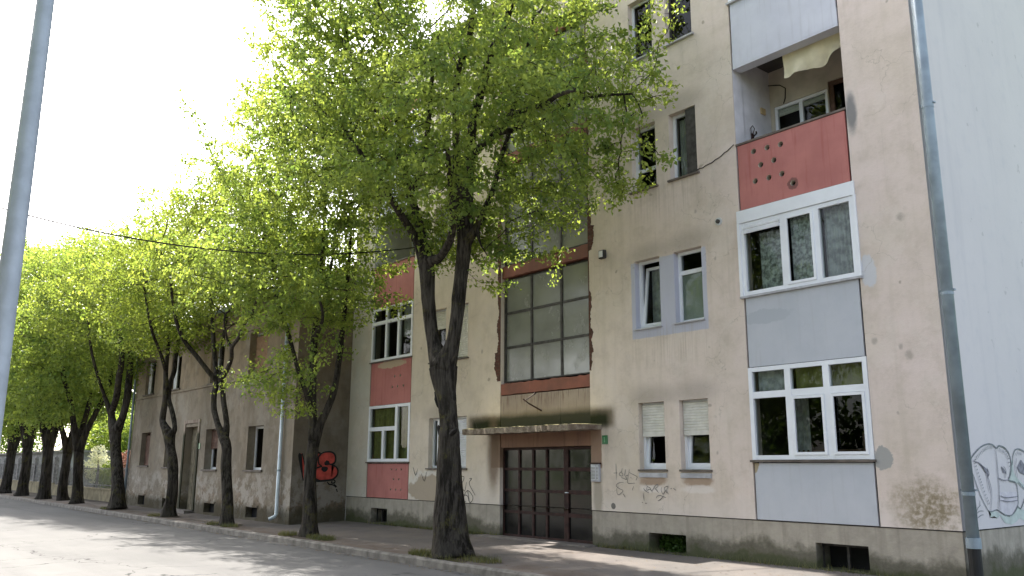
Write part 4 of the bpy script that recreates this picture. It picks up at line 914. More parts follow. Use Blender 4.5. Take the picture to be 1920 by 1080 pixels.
# spalled plaster with bare brick along both edges of the stair window
for sgn, X in ((-1, SR[0]), (1, SR[1])):
    rgb = random.Random(5 + sgn); mb = MB(); z = 3.62; prev = None; drift = 0.0
    while z < 12.0:
        base = .055 if sgn < 0 else .015
        drift = max(-.05, min(.08, drift + rgb.uniform(-.022, .022))); wd = base + .02 * math.sin(z * 2.1 + sgn) + drift + rgb.uniform(-.006, .008)
        if sgn < 0 and z < 4.3: wd += .08
        if sgn > 0 and 4.0 < z < 4.5: wd += .05
        if sgn > 0 and 6.2 < z < 6.75: wd += .10
        wd = max(.012, wd)
        k = len(mb.v); mb.v += [(X - sgn * .004, -.004, z), (X + sgn * wd, -.004 - .0, z), (X + sgn * (wd + .012), -.0005, z)]
        if prev is not None: mb.f += [(prev, prev + 1, k + 1, k), (prev + 1, prev + 2, k + 2, k + 1)]
        prev = k; z += rgb.uniform(.012, .035)
    mb.build('bare_brick', 'brick', AP)
# entrance -----------------------------------------------------------
dx = [-10.17, -9.61, -9.13, -8.68, -8.10]
mb = MB(); y = .10
for x in dx: mb.box(x - .03, x + .03, y, y + .06, .12, 2.07)
rows = [.14, .66, 1.13, 1.60, 2.05]
for k, z in enumerate(rows): mb.box(-10.17, -8.10, y + .004, y + .056, z - .03 + (.02 if k == 0 else 0), z + .03)
mb.box(-10.197, -7.21, y + .006, y + .054, .105, .16)
dr = mb.build('entrance_screen', 'steel_dark', AP)
g = MB(); g.quad((-10.16, y + .03, .14), (-8.1, y + .03, .14), (-8.1, y + .03, 2.05), (-10.16, y + .03, 2.05)); g.build('pane', 'frost_door', dr)
mb = MB()
mb.box(-8.06, -7.99, y - .005, y + .06, .13, 2.07); mb.box(-7.27, -7.21, y - .005, y + .06, .13, 2.07)
for k, z in enumerate(rows): mb.box(-8.05, -7.22, y, y + .055, z - (.04 if k else .0), z + (.04 if k < 4 else .02))
dd = mb.build('entrance_door', 'steel_dark', AP)
g = MB(); g.quad((-8.02, y + .03, .14), (-7.22, y + .03, .14), (-7.22, y + .03, 2.05), (-8.02, y + .03, 2.05)); g.build('pane', 'frost_door', dd)
mb = MB(); mb.tube([(-8.03, y - .005, 1.12), (-8.03, y - .06, 1.12)], .012, 8); mb.tube([(-8.03, y - .06, 1.12), (-7.93, y - .06, 1.12)], .01, 8); mb.build('handle', 'pipe_white', dd)
mb = MB(); mb.box(-10.7, -7.1, -.30, .1, .03, .125); mb.build('doorstep', 'step', AP, bevel=.01)
# canopy slab with ragged front
rgb = random.Random(8); mb = MB(); n = 48; prev = None
for i in range(n + 1):
    x = -10.68 + (3.80) * i / n
    zt = 2.49 + rgb.uniform(-.006, .012); zb = 2.365 + rgb.uniform(-.008, .012); yy = -.72 + rgb.uniform(-.006, .006)
    k = len(mb.v); mb.v += [(x, .001, zt + .02), (x, yy, zt), (x, yy, zb), (x, -.6, zb + .005), (x, .001, zb + .02)]
    if prev is not None:
        for j in range(4): mb.f.append((prev + j, prev + j + 1, k + j + 1, k + j))
    else: mb.f.append((k, k + 1, k + 2, k + 3, k + 4))
    prev = k
mb.f.append((prev + 4, prev + 3, prev + 2, prev + 1, prev))
mb.build('canopy', 'canopy', AP)
# moss tufts on the canopy edge
# fittings -----------------------------------------------------------
mb = MB(); mb.box(-7.17, -6.93, -.05, -.001, 1.36, 1.71)
ic = mb.build('intercom_panel', 'sill_grey', AP, bevel=.006)
mb = MB(); mb.box(-7.15, -7.03, -.056, -.05, 1.40, 1.68); mb.box(-7.01, -6.95, -.056, -.05, 1.40, 1.68); mb.build('plate', 'pvc_old', ic)
mb = MB()
for k in range(9):
    z = 1.415 + .028 * k; mb.box(-7.145, -7.04, -.060, -.056, z, z + .012); mb.box(-7.0, -6.96, -.060, -.056, z, z + .014)
mb.build('buttons', 'grey_paint', ic)
mb = MB(); mb.box(-7.19, -6.91, -.065, -.0005, 1.712, 1.735); mb.build('rain_cap', 'steel_dark', ic)
mb = MB(); mb.box(-6.81, -6.65, -.09, -.001, 5.93, 6.11); wl = mb.build('wall_lamp', 'steel_grey', AP, bevel=.01)
mb = MB(); mb.box(-6.79, -6.68, -.097, -.09, 5.955, 6.09); mb.build('lens', 'pvc_old', wl)
mb = MB(); mb.tube([(-3.78, -.001, 6.08), (-3.78, -.02, 6.08)], .075, 18); vt = mb.build('flue_vent', 'pvc_old', AP)
mb = MB(); mb.tube([(-3.78, -.02, 6.08), (-3.78, -.05, 6.08)], .04, 14); mb.build('flue_cap', 'steel_grey', vt)
mb = MB()
for (p, q, r_) in (((-8.72, .0, 2.86), (-8.92, -.20, 3.02), .018), ((-8.92, -.20, 3.02), (-9.02, -.28, 3.12), .014), ((-9.0, -.25, 3.08), (-8.62, -.30, 3.20), .012), ((-8.62, -.30, 3.20), (-8.58, -.30, 3.23), .02)):
    mb.tube([p, q], r_, 8)
mb.build('flag_holder', 'steel_dark', AP)
pts = []
for i in range(13):
    t = i / 12; pts.append((-4.22 + .86 * t, -.012, 7.20 + .25 * t - .05 * math.sin(math.pi * t) + .008 * math.sin(i * 2.3)))
mb = MB(); mb.tube(pts, .009, 6); mb.build('facade_cable', 'cable', AP)
# loggia odds and ends
a, b = bayR
mb = MB(); mb.tube([(-2.35, .6, 9.275), (-2.35, .6, 9.2)], .09, 16); mb.tube([(-2.35, .6, 9.2), (-2.35, .6, 9.15), (-2.35, .6, 9.11)], [.12, .10, .05], 16)
mb.build('ceiling_lamp', 'lamp_white', AP, smooth=True)
mb = MB(); mb.box(a + .001, a + .03, .86, 1.0, 8.30, 8.42); mb.build('junction_box', 'soffit', AP)
mb = MB(); mb.tube([(a + .05, 1.1, 8.93), (a + .25, 1.19, 8.9), (a + .36, 1.2, 8.8), (a + .34, 1.2, 8.6), (a + .3, 1.2, 8.5)], .01, 6); mb.build('wire', 'cable', AP)
mb = MB(); mb.box(a + .001, a + .03, .50, .56, 7.62, 7.80); mb.tube([(a + .02, .53, 7.72), (a + .16, .45, 7.74), (a + .2, .38, 7.74)], .014, 6)
mb.tube([(a + .03, .48, 7.78), (a + .05, .44, 7.88), (a + .05, .50, 7.94), (a + .05, .56, 7.9), (a + .03, .54, 7.8)], .008, 6); mb.build('wall_bracket', 'steel_dark', AP)
# corner downpipe
mb = MB(); px_, py_ = .115, .03
mb.tube([(px_, py_, 13.0), (px_, py_, .60)], .082, 18)
dp = mb.build('downpipe', 'pipe', AP, smooth=True)
for z in (1.28, 4.1, 7.0, 9.9):
    mb = MB(); mb.tube([(px_, py_, z), (px_, py_, z + .05)], .088, 18); mb.box(px_ - .1, px_ + .11, py_ - .01, py_ + .04, z + .06, z + .085); mb.build('pipe_clip', 'pipe', dp)
mb = MB(); mb.tube([(px_, py_, .72), (px_, py_, .58)], .098, 18); mb.build('collar', 'pipe_white' if False else 'pipe', dp)
mb = MB(); mb.tube([(px_, py_, .58), (px_, py_, .04)], .085, 16); mb.build('standpipe', 'pipe_black', dp)
# marker scrawls
strokes('marker_scrawl', GRAF['scr1'], .013, ('Y', 0), 'grey_paint', AP)
strokes('marker_scrawl', GRAF['scr2'], .014, ('Y', 0), 'grey_paint', AP)
strokes('marker_scrawl', GRAF['scr3'], .018, ('Y', 0), 'black_paint', AP)
fx = lambda off: (lambda p, q: (off, p, q))
mu = fillpoly('spray_mural', GRAF['p_green'], fx(.004), 'mural_green', AP)
fillpoly('lilac_fill', GRAF['p_light'], fx(.006), 'mural_lilac', mu)
fillpoly('dark_fill', GRAF['p_dark'], fx(.008), 'mural_dark', mu)
strokes('outline', GRAF['p_out'], .026, ('X', 0), 'mural_line', mu, .010)
for i, pl in enumerate(GRAF['p_mid']): strokes('inner_line', [pl], .017, ('X', 0), 'mural_dark', mu, .014 + .0008 * i)
mb = MB()
for pl in GRAF['p_dash']:
    L = 0; acc = []
    P = [Vector(q) for q in pl]
    for i in range(len(P) - 1):
        d = P[i + 1] - P[i]; n = max(1, int(d.length / .045)); nn = Vector((-d.y, d.x)).normalized()
        for k in range(n):
            q = P[i] + d * (k / n); u = d.normalized() * .007; e2 = nn * .022
            mb.quad(*[(.019, *(q + s1 * u + s2 * e2)) for s1, s2 in ((-1, -1), (1, -1), (1, 1), (-1, 1))])
mb.build('stitches', 'mural_line', mu)
strokes('signature', GRAF['p_sig'], .012, ('X', 0), 'mural_line', mu, .006)

# things fixed to the block but of their own
mb = MB(); mb.box(-6.865, -6.715, -.02, -.001, 2.10, 2.275)
sg = mb.build('house_number_sign', 'green_sign', bevel=.004)
tag(sg, 'small square green house number plate on the wall right of the entrance canopy', 'sign')
mb = MB(); mb.quad((-6.80, -.0225, 2.135), (-6.78, -.0225, 2.135), (-6.78, -.0225, 2.24), (-6.80, -.0225, 2.24)); mb.quad((-6.815, -.0225, 2.215), (-6.80, -.0225, 2.225), (-6.80, -.0225, 2.24), (-6.815, -.0225, 2.222))
mb.build('numeral', 'pale_green', sg)
mb = MB(); nx, nz = 26, 9
for i in range(nx + 1):
    t = i / nx; x = -2.42 + 1.22 * t
    drop = .44 - (.30 * max(0, (t - .5) / .5) ** 1.6)
    for j in range(nz + 1):
        u = j / nz
        mb.v.append((x, .27 + .05 * math.sin(t * 9 + u * 3) * u + .03 * math.sin(t * 23) * u + .1 * u * t, 8.955 - drop * u - .02 * math.sin(t * 14) * u))
for i in range(nx):
    for j in range(nz): k = i * (nz + 1) + j; mb.f.append((k, k + 1, k + nz + 2, k + nz + 1))
tag(mb.build('awning', 'awning', smooth=True), 'cream cloth awning sagging below the balcony ceiling above the red parapet', 'awning')

# ------------------------------------------------------------------ old house
HY = -1.75; HX0, HX1 = -32.95, -17.372; EAVE = 6.72
OH = empty('old_house', (-25, 0, 0))
tag(OH, 'two storey old house with stained grey brown render, standing proud of the apartment block', 'house')
hw = [(-20.62, -19.45, 1.53, 2.86), (-24.25, -23.1, 1.53, 2.88), (-28.5, -27.4, 1.6, 2.93), (-31.55, -30.4, 1.65, 2.96),
      (-20.95, -19.55, 4.46, 5.86), (-24.3, -23.1, 4.46, 5.86), (-28.55, -27.4, 4.52, 5.88), (-31.7, -30.5, 4.52, 5.88)]
hb = [(-20.40, -19.55, .12, .42), (-23.95, -23.0, .12, .42), (-28.3, -27.4, .12, .45), (-31.3, -30.45, .12, .48)]
hd = (-26.3, -25.0, .12, 3.02)
w = MB(); wall_y(w, HX0, HX1, -.1, EAVE, hw + hb + [hd], HY, .34)
w.quad((HX0, 8, -.1), (HX0, HY, -.1), (HX0, HY, EAVE), (HX0, 8, EAVE))
w.build('wall', 'old', OH)
w = MB(); w.quad((HX1, HY, -.1), (HX1, 8, -.1), (HX1, 8, EAVE), (HX1, 3.1, EAVE + 2.45), (HX1, HY, EAVE)); 
w.build('end_wall', 'old_end', OH)
w = MB(); w.quad((HX0, 8, EAVE), (HX0, HY, EAVE), (HX0, 3.1, EAVE + 2.45)); w.build('gable', 'old_end', OH)
w = MB(); w.quad((HX0, HY + .9, 0), (HX1, HY + .9, 0), (HX1, HY + .9, EAVE), (HX0, HY + .9, EAVE)); w.build('interior_wall', 'interior', OH)
w = MB(); w.box(HX0 + .01, HX1 - .01, HY - .05, HY + .0, 4.36, 4.43); w.build('string_course', 'old', OH)
w = MB(); w.box(HX0 + .01, HX1 - .01, HY - .03, HY, 5.93, 5.98); w.box(HX0, HX1 - .01, HY - .06, HY, 6.28, 6.40); w.box(HX0, HX1 - .012, HY - .18, HY, 6.52, 6.62); w.box(HX0, HX1 - .014, HY - .30, HY - .001, 6.62, 6.76)
w.build('cornice', 'old', OH)
w = MB(); yr = 3.1; zr = EAVE + 2.5; ov = .36
for (ya, yb, za, zb) in ((HY - ov, yr, EAVE + .02, zr), (8 + ov, yr, EAVE + .02, zr)):
    n = 60
    for i in range(n):
        x0 = HX0 - .1 + (HX1 - HX0 + .15) * i / n; x1 = HX0 - .1 + (HX1 - HX0 + .15) * (i + 1) / n; xm = (x0 + x1) / 2
        for (p, q, hz0, hz1) in ((x0, xm, 0, .06), (xm, x1, .06, 0)):
            w.quad((p, ya, za + hz0), (q, ya, za + hz1), (q, yb, zb + hz1), (p, yb, zb + hz0))
    w.quad((HX0 - .1, ya, za - .05), (HX1 + .05, ya, za - .05), (HX1 + .05, yb, zb - .05), (HX0 - .1, yb, zb - .05))
    w.quad((HX1 + .05, ya, za - .05), (HX1 + .05, ya, za + .03), (HX1 + .05, yb, zb + .03), (HX1 + .05, yb, zb - .05))
rf = w.build('roof', 'roof', OH)
w = MB(); w.box(-20.9, -20.2, -.2, .4, 7.6, 9.4); w.box(-20.95, -20.15, -.25, .45, 9.4, 9.5); w.build('chimney', 'brick', rf)
w = MB(); w.tube([(HX0 - .1, HY - .40, 6.78), (HX1 + .05, HY - .40, 6.78)], .07, 10); w.build('gutter', 'pipe', OH)
for i, (a, b, c, d) in enumerate(hw):
    yf = HY + .25
    if i == 3:
        o = window(OH, a, b, c, d, yf, fw=.05, mat='shut_brown', glass=None)
        shutter(o, a + .03, b - .03, c + .03, d - .1, HY + .18, 'shut_brown')
    elif i == 4:
        o = window(OH, a, b, c, d, yf, fw=.05, mat='pvc_old', glass=None)
        shutter(o, a + .03, b - .03, c + .03, d - .12, HY + .20, 'shut_board')
    elif i in (6, 7):
        o = window(OH, a, b, c, d, yf, mull=((a + b) / 2,), fw=.06, mat='pvc_old', glass='glass_dark')
        w = MB(); w.box(a + .02, a + .36, HY + .12, HY + .15, c + .03, d - .03); w.build('shutter_leaf', 'pvc_old', o)
        curtain(o, (a + b) / 2, b - .1, c + .05, d - .05, yf + .15, 'curtain_light', .02, 4, i)
    else:
        o = window(OH, a, b, c, d, yf, mull=((a + b) / 2 + .1,), fw=.07, mw=.09, glass='glass_dark')
        if i == 1: shutter(o, a + .02, b - .02, 2.25, d - .03, HY + .2, 'shut_brown')
    sill(o, a - .1, b + .1, c - .002, HY - .06, HY + .25, 'sill', .05)
for (a, b, c, d) in hb:
    w = MB(); w.box(a, b, HY + .2, HY + .24, c, d); o = w.build('cellar_window', 'seam_shade', OH)
    w = MB(); w.box(a - .06, b + .06, HY - .03, HY, d + .01, d + .07); w.build('lintel', 'old', o)
a, b, c, d = hd
w = MB(); w.box(a + .02, a + .45, HY + .24, HY + .30, c, d - .3); w.box(a + .46, b - .02, HY + .245, HY + .295, c, 2.45)
for (xa, xb) in ((a + .08, a + .39), (a + .52, b - .3), (b - .26, b - .06)):
    for (za, zb) in ((.3, .95), (1.05, 1.6), (1.7, 2.3)): w.box(xa, xb, HY + .225, HY + .26, za, zb)
w.box(a + .02, b - .02, HY + .22, HY + .31, 2.46, 2.56); w.box(a + .02, b - .02, HY + .25, HY + .28, 2.57, d)
do = w.build('door', 'door_old', OH)
w = MB(); w.box(a - .14, a - .001, HY - .04, HY + .02, .12, d + .12); w.box(b + .001, b + .14, HY - .04, HY + .02, .12, d + .12); w.box(a - .16, b + .16, HY - .045, HY + .015, d + .125, d + .24)
w.build('door_surround', 'spandrel', do)
w = MB(); w.box(a - .1, b + .1, HY - .32, HY, .0, .14); w.build('doorstep', 'step', do)
w = MB(); w.tube([(-18.0, HY - .09, 6.7), (-18.0, HY - .09, .32), (-18.02, HY - .13, .24), (-18.1, HY - .26, .17)], .052, 12)
dp = w.build('downpipe', 'pipe_white', OH, smooth=True)
w = MB()
for z in (1.5, 3.4, 5.2): w.tube([(-18.0, HY - .09, z), (-18.0, HY - .09, z + .05)], .06, 12)
w.build('pipe_clip', 'pipe', dp)
w = MB(); w.tube([(HX0 + .05, HY - .08, 6.7), (HX0 + .05, HY - .08, .2)], .05, 10); w.build('downpipe', 'pipe', OH, smooth=True)
w = MB(); w.box(-24.86, -24.70, HY - .02, HY, 2.22, 2.42)
tag(w.build('house_number_sign', 'green_sign'), 'tiny green number plate on the stained old house beside its door', 'sign')
fh = lambda off: (lambda p, q: (HX1 + off, p, q))
tg = fillpoly('graffiti_tag', GRAF['tagred'], fh(.004), 'tag_red', OH)
fillpoly('black_fill', GRAF['tagblob'], fh(.007), 'black_paint', tg)
strokes('outline', GRAF['tagline'], .055, ('X', HX1), 'black_paint', tg, .010)
strokes('drips', GRAF['tagtail'], .04, ('X', HX1), 'black_paint', tg, .006)

# ------------------------------------------------------------------ trees
def crom(pts, sub=3):
    out = []; n = len(pts); P = [np.array(p) for p in pts]
    for i in range(n - 1):
        p0, p1, p2, p3 = P[max(i - 1, 0)], P[i], P[i + 1], P[min(i + 2, n - 1)]
        for k in range(sub):
            t = k / sub
            out.append(.5 * (2 * p1 + (p2 - p0) * t + (2 * p0 - 5 * p1 + 4 * p2 - p3) * t * t + (3 * p1 - p0 - 3 * p2 + p3) * t ** 3))
    out.append(P[-1]); return out

def grow_tree(chains, blobs, natt, nclump, seed, step=.22, infl=2.6, kill=.34, leafn=12, leafL=.085, spread=.16, lim=None, zmin=3.5, droop=.12, tipr=.0055, maxit=90):
    """chains: limbs as (x,y,z,r); blobs: ellipsoids (cx,cy,cz,rx,ry,rz,weight). returns (trunk MB, leaf verts, leaf faces)"""
    rg = np.random.default_rng(seed); rr = random.Random(seed)
    pos = []; par = []; rad = []; key = {}
    tubes = []
    for ci, chn in enumerate(chains):
        sm = crom(chn, 3 if ci else 4)
        tubes.append(sm)
        prev = None
        for q in sm:
            k = tuple(np.round(q[:3], 2))
            if k in key: prev = key[k]; continue
            if prev is None:
                if pos:
                    prev = int(np.argmin(np.sum((np.array(pos) - q[:3]) ** 2, 1)))
                else: prev = -1
            pos.append(q[:3]); par.append(prev); rad.append(q[3]); prev = len(pos) - 1; key[k] = prev
    ns = len(pos)
    pos = [np.array(p) for p in pos]
    # clustered attractors
    wts = np.array([b[6] for b in blobs], float); wts /= wts.sum()
    att = []
    cen = []
    for _ in range(nclump):
        b = blobs[rg.choice(len(blobs), p=wts)]
        d = rg.normal(size=3); d /= np.linalg.norm(d); d *= rg.uniform(.35, 1) ** (.45)
        cen.append((np.array(b[:3]) + d * np.array(b[3:6])))
    per = max(1, natt // nclump)
    for c in cen:
        s = rg.uniform(.3, .75)
        att.append(c + rg.normal(size=(per, 3)) * np.array([s, s, s * .42]))
    att = np.concatenate(att)
    if lim is not None:
        for ax, lo, hi in lim: att = att[(att[:, ax] > lo) & (att[:, ax] < hi)]
    P = np.array(pos); PA = list(par)
    ok = P[:, 2] > zmin
    idx = np.where(ok)[0]
    D = np.linalg.norm(att[:, None] - P[idx][None], axis=2)
    near = idx[D.argmin(1)]; nd = D.min(1)
    # reach far attractors too
    for it in range(maxit):
        act = nd < (infl if it > 12 else 9)
        if not act.any(): break
        ids, inv = np.unique(near[act], return_inverse=True)
        v = att[act] - P[near[act]]; v /= (np.linalg.norm(v, axis=1, keepdims=True) + 1e-9)
        dsum = np.zeros((len(ids), 3)); np.add.at(dsum, inv, v)
        dsum /= (np.linalg.norm(dsum, axis=1, keepdims=True) + 1e-9)
        dsum += rg.normal(size=dsum.shape) * .22; dsum[:, 2] -= droop * .5
        dsum /= (np.linalg.norm(dsum, axis=1, keepdims=True) + 1e-9)
        newp = P[ids] + dsum * step
        b0 = len(P)
        P = np.vstack([P, newp]); PA += [int(i) for i in ids]
        D = np.linalg.norm(att[:, None] - newp[None], axis=2)
        m = D.min(1); better = m < nd
        near = np.where(better, b0 + D.argmin(1), near); nd = np.minimum(nd, m)
        keep = nd > kill
        att, near, nd = att[keep], near[keep], nd[keep]
        if len(att) == 0: break
    n = len(P); r = np.zeros(n); cnt = np.zeros(n, int)
    for i in range(n - 1, ns - 1, -1):
        if r[i] == 0: r[i] = tipr
        p = PA[i]; cnt[p] += 1
        r[p] = (r[p] ** 2.5 + r[i] ** 2.5) ** (1 / 2.5)
    tb = MB(); tb.smooth = True
    jr = random.Random(seed + 1)
    for ci, sm in enumerate(tubes):
        pts = [tuple(q[:3]) for q in sm]; rs = [float(q[3]) for q in sm]
        sides = 20 if ci < 3 else 10
        if ci == 0:   # root flare
            b = len(tb.v)
            tb.tube(pts, rs, sides, True)
            z0 = pts[0][2]
            ph = [jr.uniform(-1, 1) for _ in range(4)]
            for i in range(b, len(tb.v)):
                x, y, z = tb.v[i]
                c = min(range(len(pts)), key=lambda k: abs(pts[k][2] - z)); cx, cy = pts[c][0], pts[c][1]
                a = math.atan2(y - cy, x - cx); h = max(0, z - z0)
                k = 1 + (.16 * math.exp(-h / .9) + .045) * (math.sin(3 * a + ph[0] * 3) * .6 + math.sin(5 * a + ph[1] * 3) * .5) + .03 * math.sin(z * 7 + a * 2) + jr.uniform(-.018, .018)
                tb.v[i] = (cx + (x - cx) * k, cy + (y - cy) * k, z)
        else:
            tb.tube(pts, rs, sides, True, .035 if ci < 3 else .03, jr)
    for i in range(ns, n):
        p = PA[i]; a, b = P[p], P[i]
        ra = min(max(r[i] * 1.05, .004), r[p] if p >= ns else .05); rb = r[i] if cnt[i] else .003
        k = 5 if ra > .02 else (4 if ra > .010 else 3)
        tb.tube([a, b], [max(ra, rb), rb], k, False)
    # leaves
    tips = [i for i in range(ns, n) if r[i] < tipr * 2.6]
    base = P[tips]
    m = len(tips) * leafn
    cpos = np.repeat(base, leafn, axis=0) + rg.normal(size=(m, 3)) * np.array([spread, spread, spread * .8])
    cpos[:, 2] -= .03
    sel = rg.uniform(size=m) < rg.uniform(.55, 1.0, size=len(tips)).repeat(leafn)
    cpos = cpos[sel]; m = len(cpos)
    ax = rg.normal(size=(m, 3)); ax[:, 2] -= .55; ax /= np.linalg.norm(ax, axis=1, keepdims=True)
    up = rg.normal(size=(m, 3)) * .75; up[:, 2] += 1.0
    sd = np.cross(ax, up); sd /= (np.linalg.norm(sd, axis=1, keepdims=True) + 1e-9)
    nn = np.cross(sd, ax)
    tl = rg.uniform(.65, 1.3, size=len(tips)).repeat(leafn)[sel][:, None]; L = leafL * tl * rg.uniform(.6, 1.35, size=(m, 1)); Wd = L * rg.uniform(.26, .38, size=(m, 1))
    v0 = cpos; v2 = cpos + ax * L - nn * L * .12
    v1 = cpos + ax * L * .45 + sd * Wd + nn * L * .14; v3 = cpos + ax * L * .45 - sd * Wd + nn * L * .14
    V = np.stack([v0, v1, v2, v3], 1).reshape(-1, 3)
    k = np.arange(m) * 4
    F = np.stack([np.stack([k, k + 1, k + 2], 1), np.stack([k, k + 2, k + 3], 1)], 1).reshape(-1, 3)
    return tb, V, F

def mesh_np(name, V, F, mat):
    me = bpy.data.meshes.new(name)
    me.vertices.add(len(V)); me.vertices.foreach_set('co', V.astype(np.float32).ravel())
    me.loops.add(len(F) * 3); me.loops.foreach_set('vertex_index', F.astype(np.int32).ravel())
    me.polygons.add(len(F)); me.polygons.foreach_set('loop_start', (np.arange(len(F)) * 3).astype(np.int32)); me.polygons.foreach_set('loop_total', np.full(len(F), 3, np.int32))
    me.update(calc_edges=True); me.validate()
    me.materials.append(M[mat]); return me

def plant_tree(chains, blobs, label, bark='bark', leaf='leaf', group=None, name='street_tree', cat='tree', **kw):
    b0 = np.array(chains[0][0][:3]); b0 = np.array([b0[0], b0[1], max(b0[2], -.02)])
    rel = [[(q[0] - b0[0], q[1] - b0[1], q[2] - b0[2], q[3]) for q in c] for c in chains]
    rb = [(b[0] - b0[0], b[1] - b0[1], b[2] - b0[2], *b[3:]) for b in blobs]
    tb, V, F = grow_tree(rel, rb, **kw)
    root = empty(name, tuple(b0)); tag(root, label, cat, group)
    me = bpy.data.meshes.new('trunk'); me.from_pydata([tuple(map(float, v)) for v in tb.v], [], tb.f); me.update()
    me.polygons.foreach_set('use_smooth', [True] * len(me.polygons)); me.materials.append(M[bark])
    t = bpy.data.objects.new('trunk', me); COL.objects.link(t); t.parent = root
    c = bpy.data.objects.new('crown', mesh_np('crown', V, F, leaf)); COL.objects.link(c); c.parent = root
    print(name, label[:30], 'trunk faces', len(tb.f), 'leaves', len(F) // 2)
    return root

def copy_tree(src, loc, rot, sc, label):
    r = src.copy(); COL.objects.link(r); r.location = loc; r.rotation_euler = (0, 0, rot); r.scale = (sc, sc, sc); r['label'] = label
    for ch in list(src.children):
        q = ch.copy(); COL.objects.link(q); q.parent = r
    return r

ROW = 'street trees along the kerb'
WALL = [(1, -3.5, 2.62), (0, -4.8, 30)]
t1 = plant_tree(TREES['T1'], [(-8.0, -3.8, 10.6, 4.4, 3.6, 4.6, 5.5), (-6.6, -2.8, 8.1, 3.1, 2.3, 2.0, 1.6), (-10.9, -4.1, 9.6, 2.3, 1.7, 3.2, 2.2), (-11.0, -4.2, 12.2, 2.0, 1.6, 2.6, 1.9), (-8.2, -2.2, 6.6, 1.7, 1.2, .7, .35)],
    'largest street tree, forked trunk with yellow lichen, in front of the stair window', natt=5600, nclump=300, seed=11, leafn=26, leafL=.088, spread=.095, kill=.245, step=.18, tipr=.0062, maxit=130, lim=WALL, zmin=5.4, group=ROW)
def knot(root, c, s, rz=0.0):
    mb = MB(); q = random.Random(int(c[2] * 100)); n, m_ = 12, 8
    base = Vector(c) - root.location
    for i in range(m_ + 1):
        ph = math.pi * i / m_
        for k in range(n):
            th = 2 * math.pi * k / n; j = 1 + q.uniform(-.15, .15)
            v = Vector((s[0] * math.sin(ph) * math.cos(th), s[1] * math.sin(ph) * math.sin(th), s[2] * math.cos(ph))) * j
            v.rotate(Matrix.Rotation(rz, 3, 'Y')); mb.v.append(tuple(base + v))
    for i in range(m_):
        for k in range(n): mb.f.append((i * n + k, i * n + (k + 1) % n, (i + 1) * n + (k + 1) % n, (i + 1) * n + k))
    me = bpy.data.meshes.new('knot'); me.from_pydata(mb.v, [], mb.f); me.update(); me.materials.append(M['knot'])
    me.polygons.foreach_set('use_smooth', [True] * len(me.polygons))
    o = bpy.data.objects.new('knot', me); COL.objects.link(o); o.parent = root
for c, s, rz in KNOTS: knot(t1, c, s, rz)
t2 = plant_tree(TREES['T2'], [(-14.0, -3.4, 8.4, 2.5, 2.1, 3.4, 4), (-13.1, -3.7, 5.6, 1.7, 1.4, .8, .6), (-14.2, -4.0, 3.9, .75, .6, .75, .28)],
    'slim forked street tree in front of the red graffiti tag on the old house', natt=3300, nclump=190, seed=22, leafn=24, leafL=.09, spread=.10, kill=.24, step=.2, maxit=120, lim=[(1, -50, 1.4)], zmin=3.0, group=ROW)
t3 = plant_tree(TREES['T3'], [(-19.0, -3.3, 8.2, 2.1, 1.9, 2.1, 4)],
    'street tree whose double stem twists together before the old house windows', natt=3300, nclump=170, seed=33, leafn=24, leafL=.092, spread=.115, kill=.26, zmin=4.0, leaf='leaf_y', group=ROW)
t4 = plant_tree(TREES['T4'], [(-24.7, -3.3, 7.9, 2.3, 2.0, 2.3, 4)],
    'street tree with a loop between its two stems, left of the old house door', natt=2900, nclump=160, seed=44, leafn=24, leafL=.10, spread=.13, kill=.27, zmin=4.0, leaf='leaf_y', group=ROW)
t5 = plant_tree(TREES['T5'], [(-31.5, -3.3, 8.2, 2.7, 2.4, 2.9, 4)],
    'street tree at the left corner of the old house, trunk forking like a Y', natt=2700, nclump=150, seed=55, leafn=20, leafL=.10, spread=.17, kill=.28, zmin=4.0, leaf='leaf_y', group=ROW)
def gen_chains(seed, hgt=12.5, r0=.30, nst=4, lean=.1):
    q = random.Random(seed); out = []
    x = y = 0.0; base = []
    zf = q.uniform(2.0, 2.8)
    for z, r in ((-.03, r0 * 1.45), (.2, r0 * 1.15), (.6, r0), (zf * .6, r0 * .9), (zf, r0 * .95)):
        base.append((x, y, z, r)); x += q.uniform(-lean, lean) * .6; y += q.uniform(-lean, lean) * .6
    out.append(base); top = base[-1]
    a0 = q.uniform(0, 6)
    for k in range(nst):
        a = a0 + k * 2 * math.pi / nst + q.uniform(-.3, .3); p = top; c = [top]; sp = q.uniform(.22, .5)
        H = hgt * q.uniform(.7, .92); n = 7; r = r0 * .55
        for i in range(1, n + 1):
            t = i / n; d = (H - top[2]) * t
            hx = sp * d * (1 - .25 * t) + q.uniform(-.12, .12)
            c.append((top[0] + math.cos(a) * hx, top[1] + math.sin(a) * hx + q.uniform(-.1, .1), top[2] + d, r * (1 - t) + .025)); a += q.uniform(-.15, .15)
        out.append(c)
    return out
G1 = plant_tree([[(p[0] - 36.2, p[1] - 2.9, p[2], p[3]) for p in c] for c in gen_chains(7, 12, .22, 3)], [(-36.2, -3.3, 7.9, 3.1, 3.2, 4.5, 1)],
    'slender dark street tree second beyond the old house, before the pink flowering shrub', bark='bark_dark', natt=2200, nclump=130, seed=66, kill=.3, leafn=19, leafL=.14, spread=.2, zmin=3.6, leaf='leaf', group=ROW)
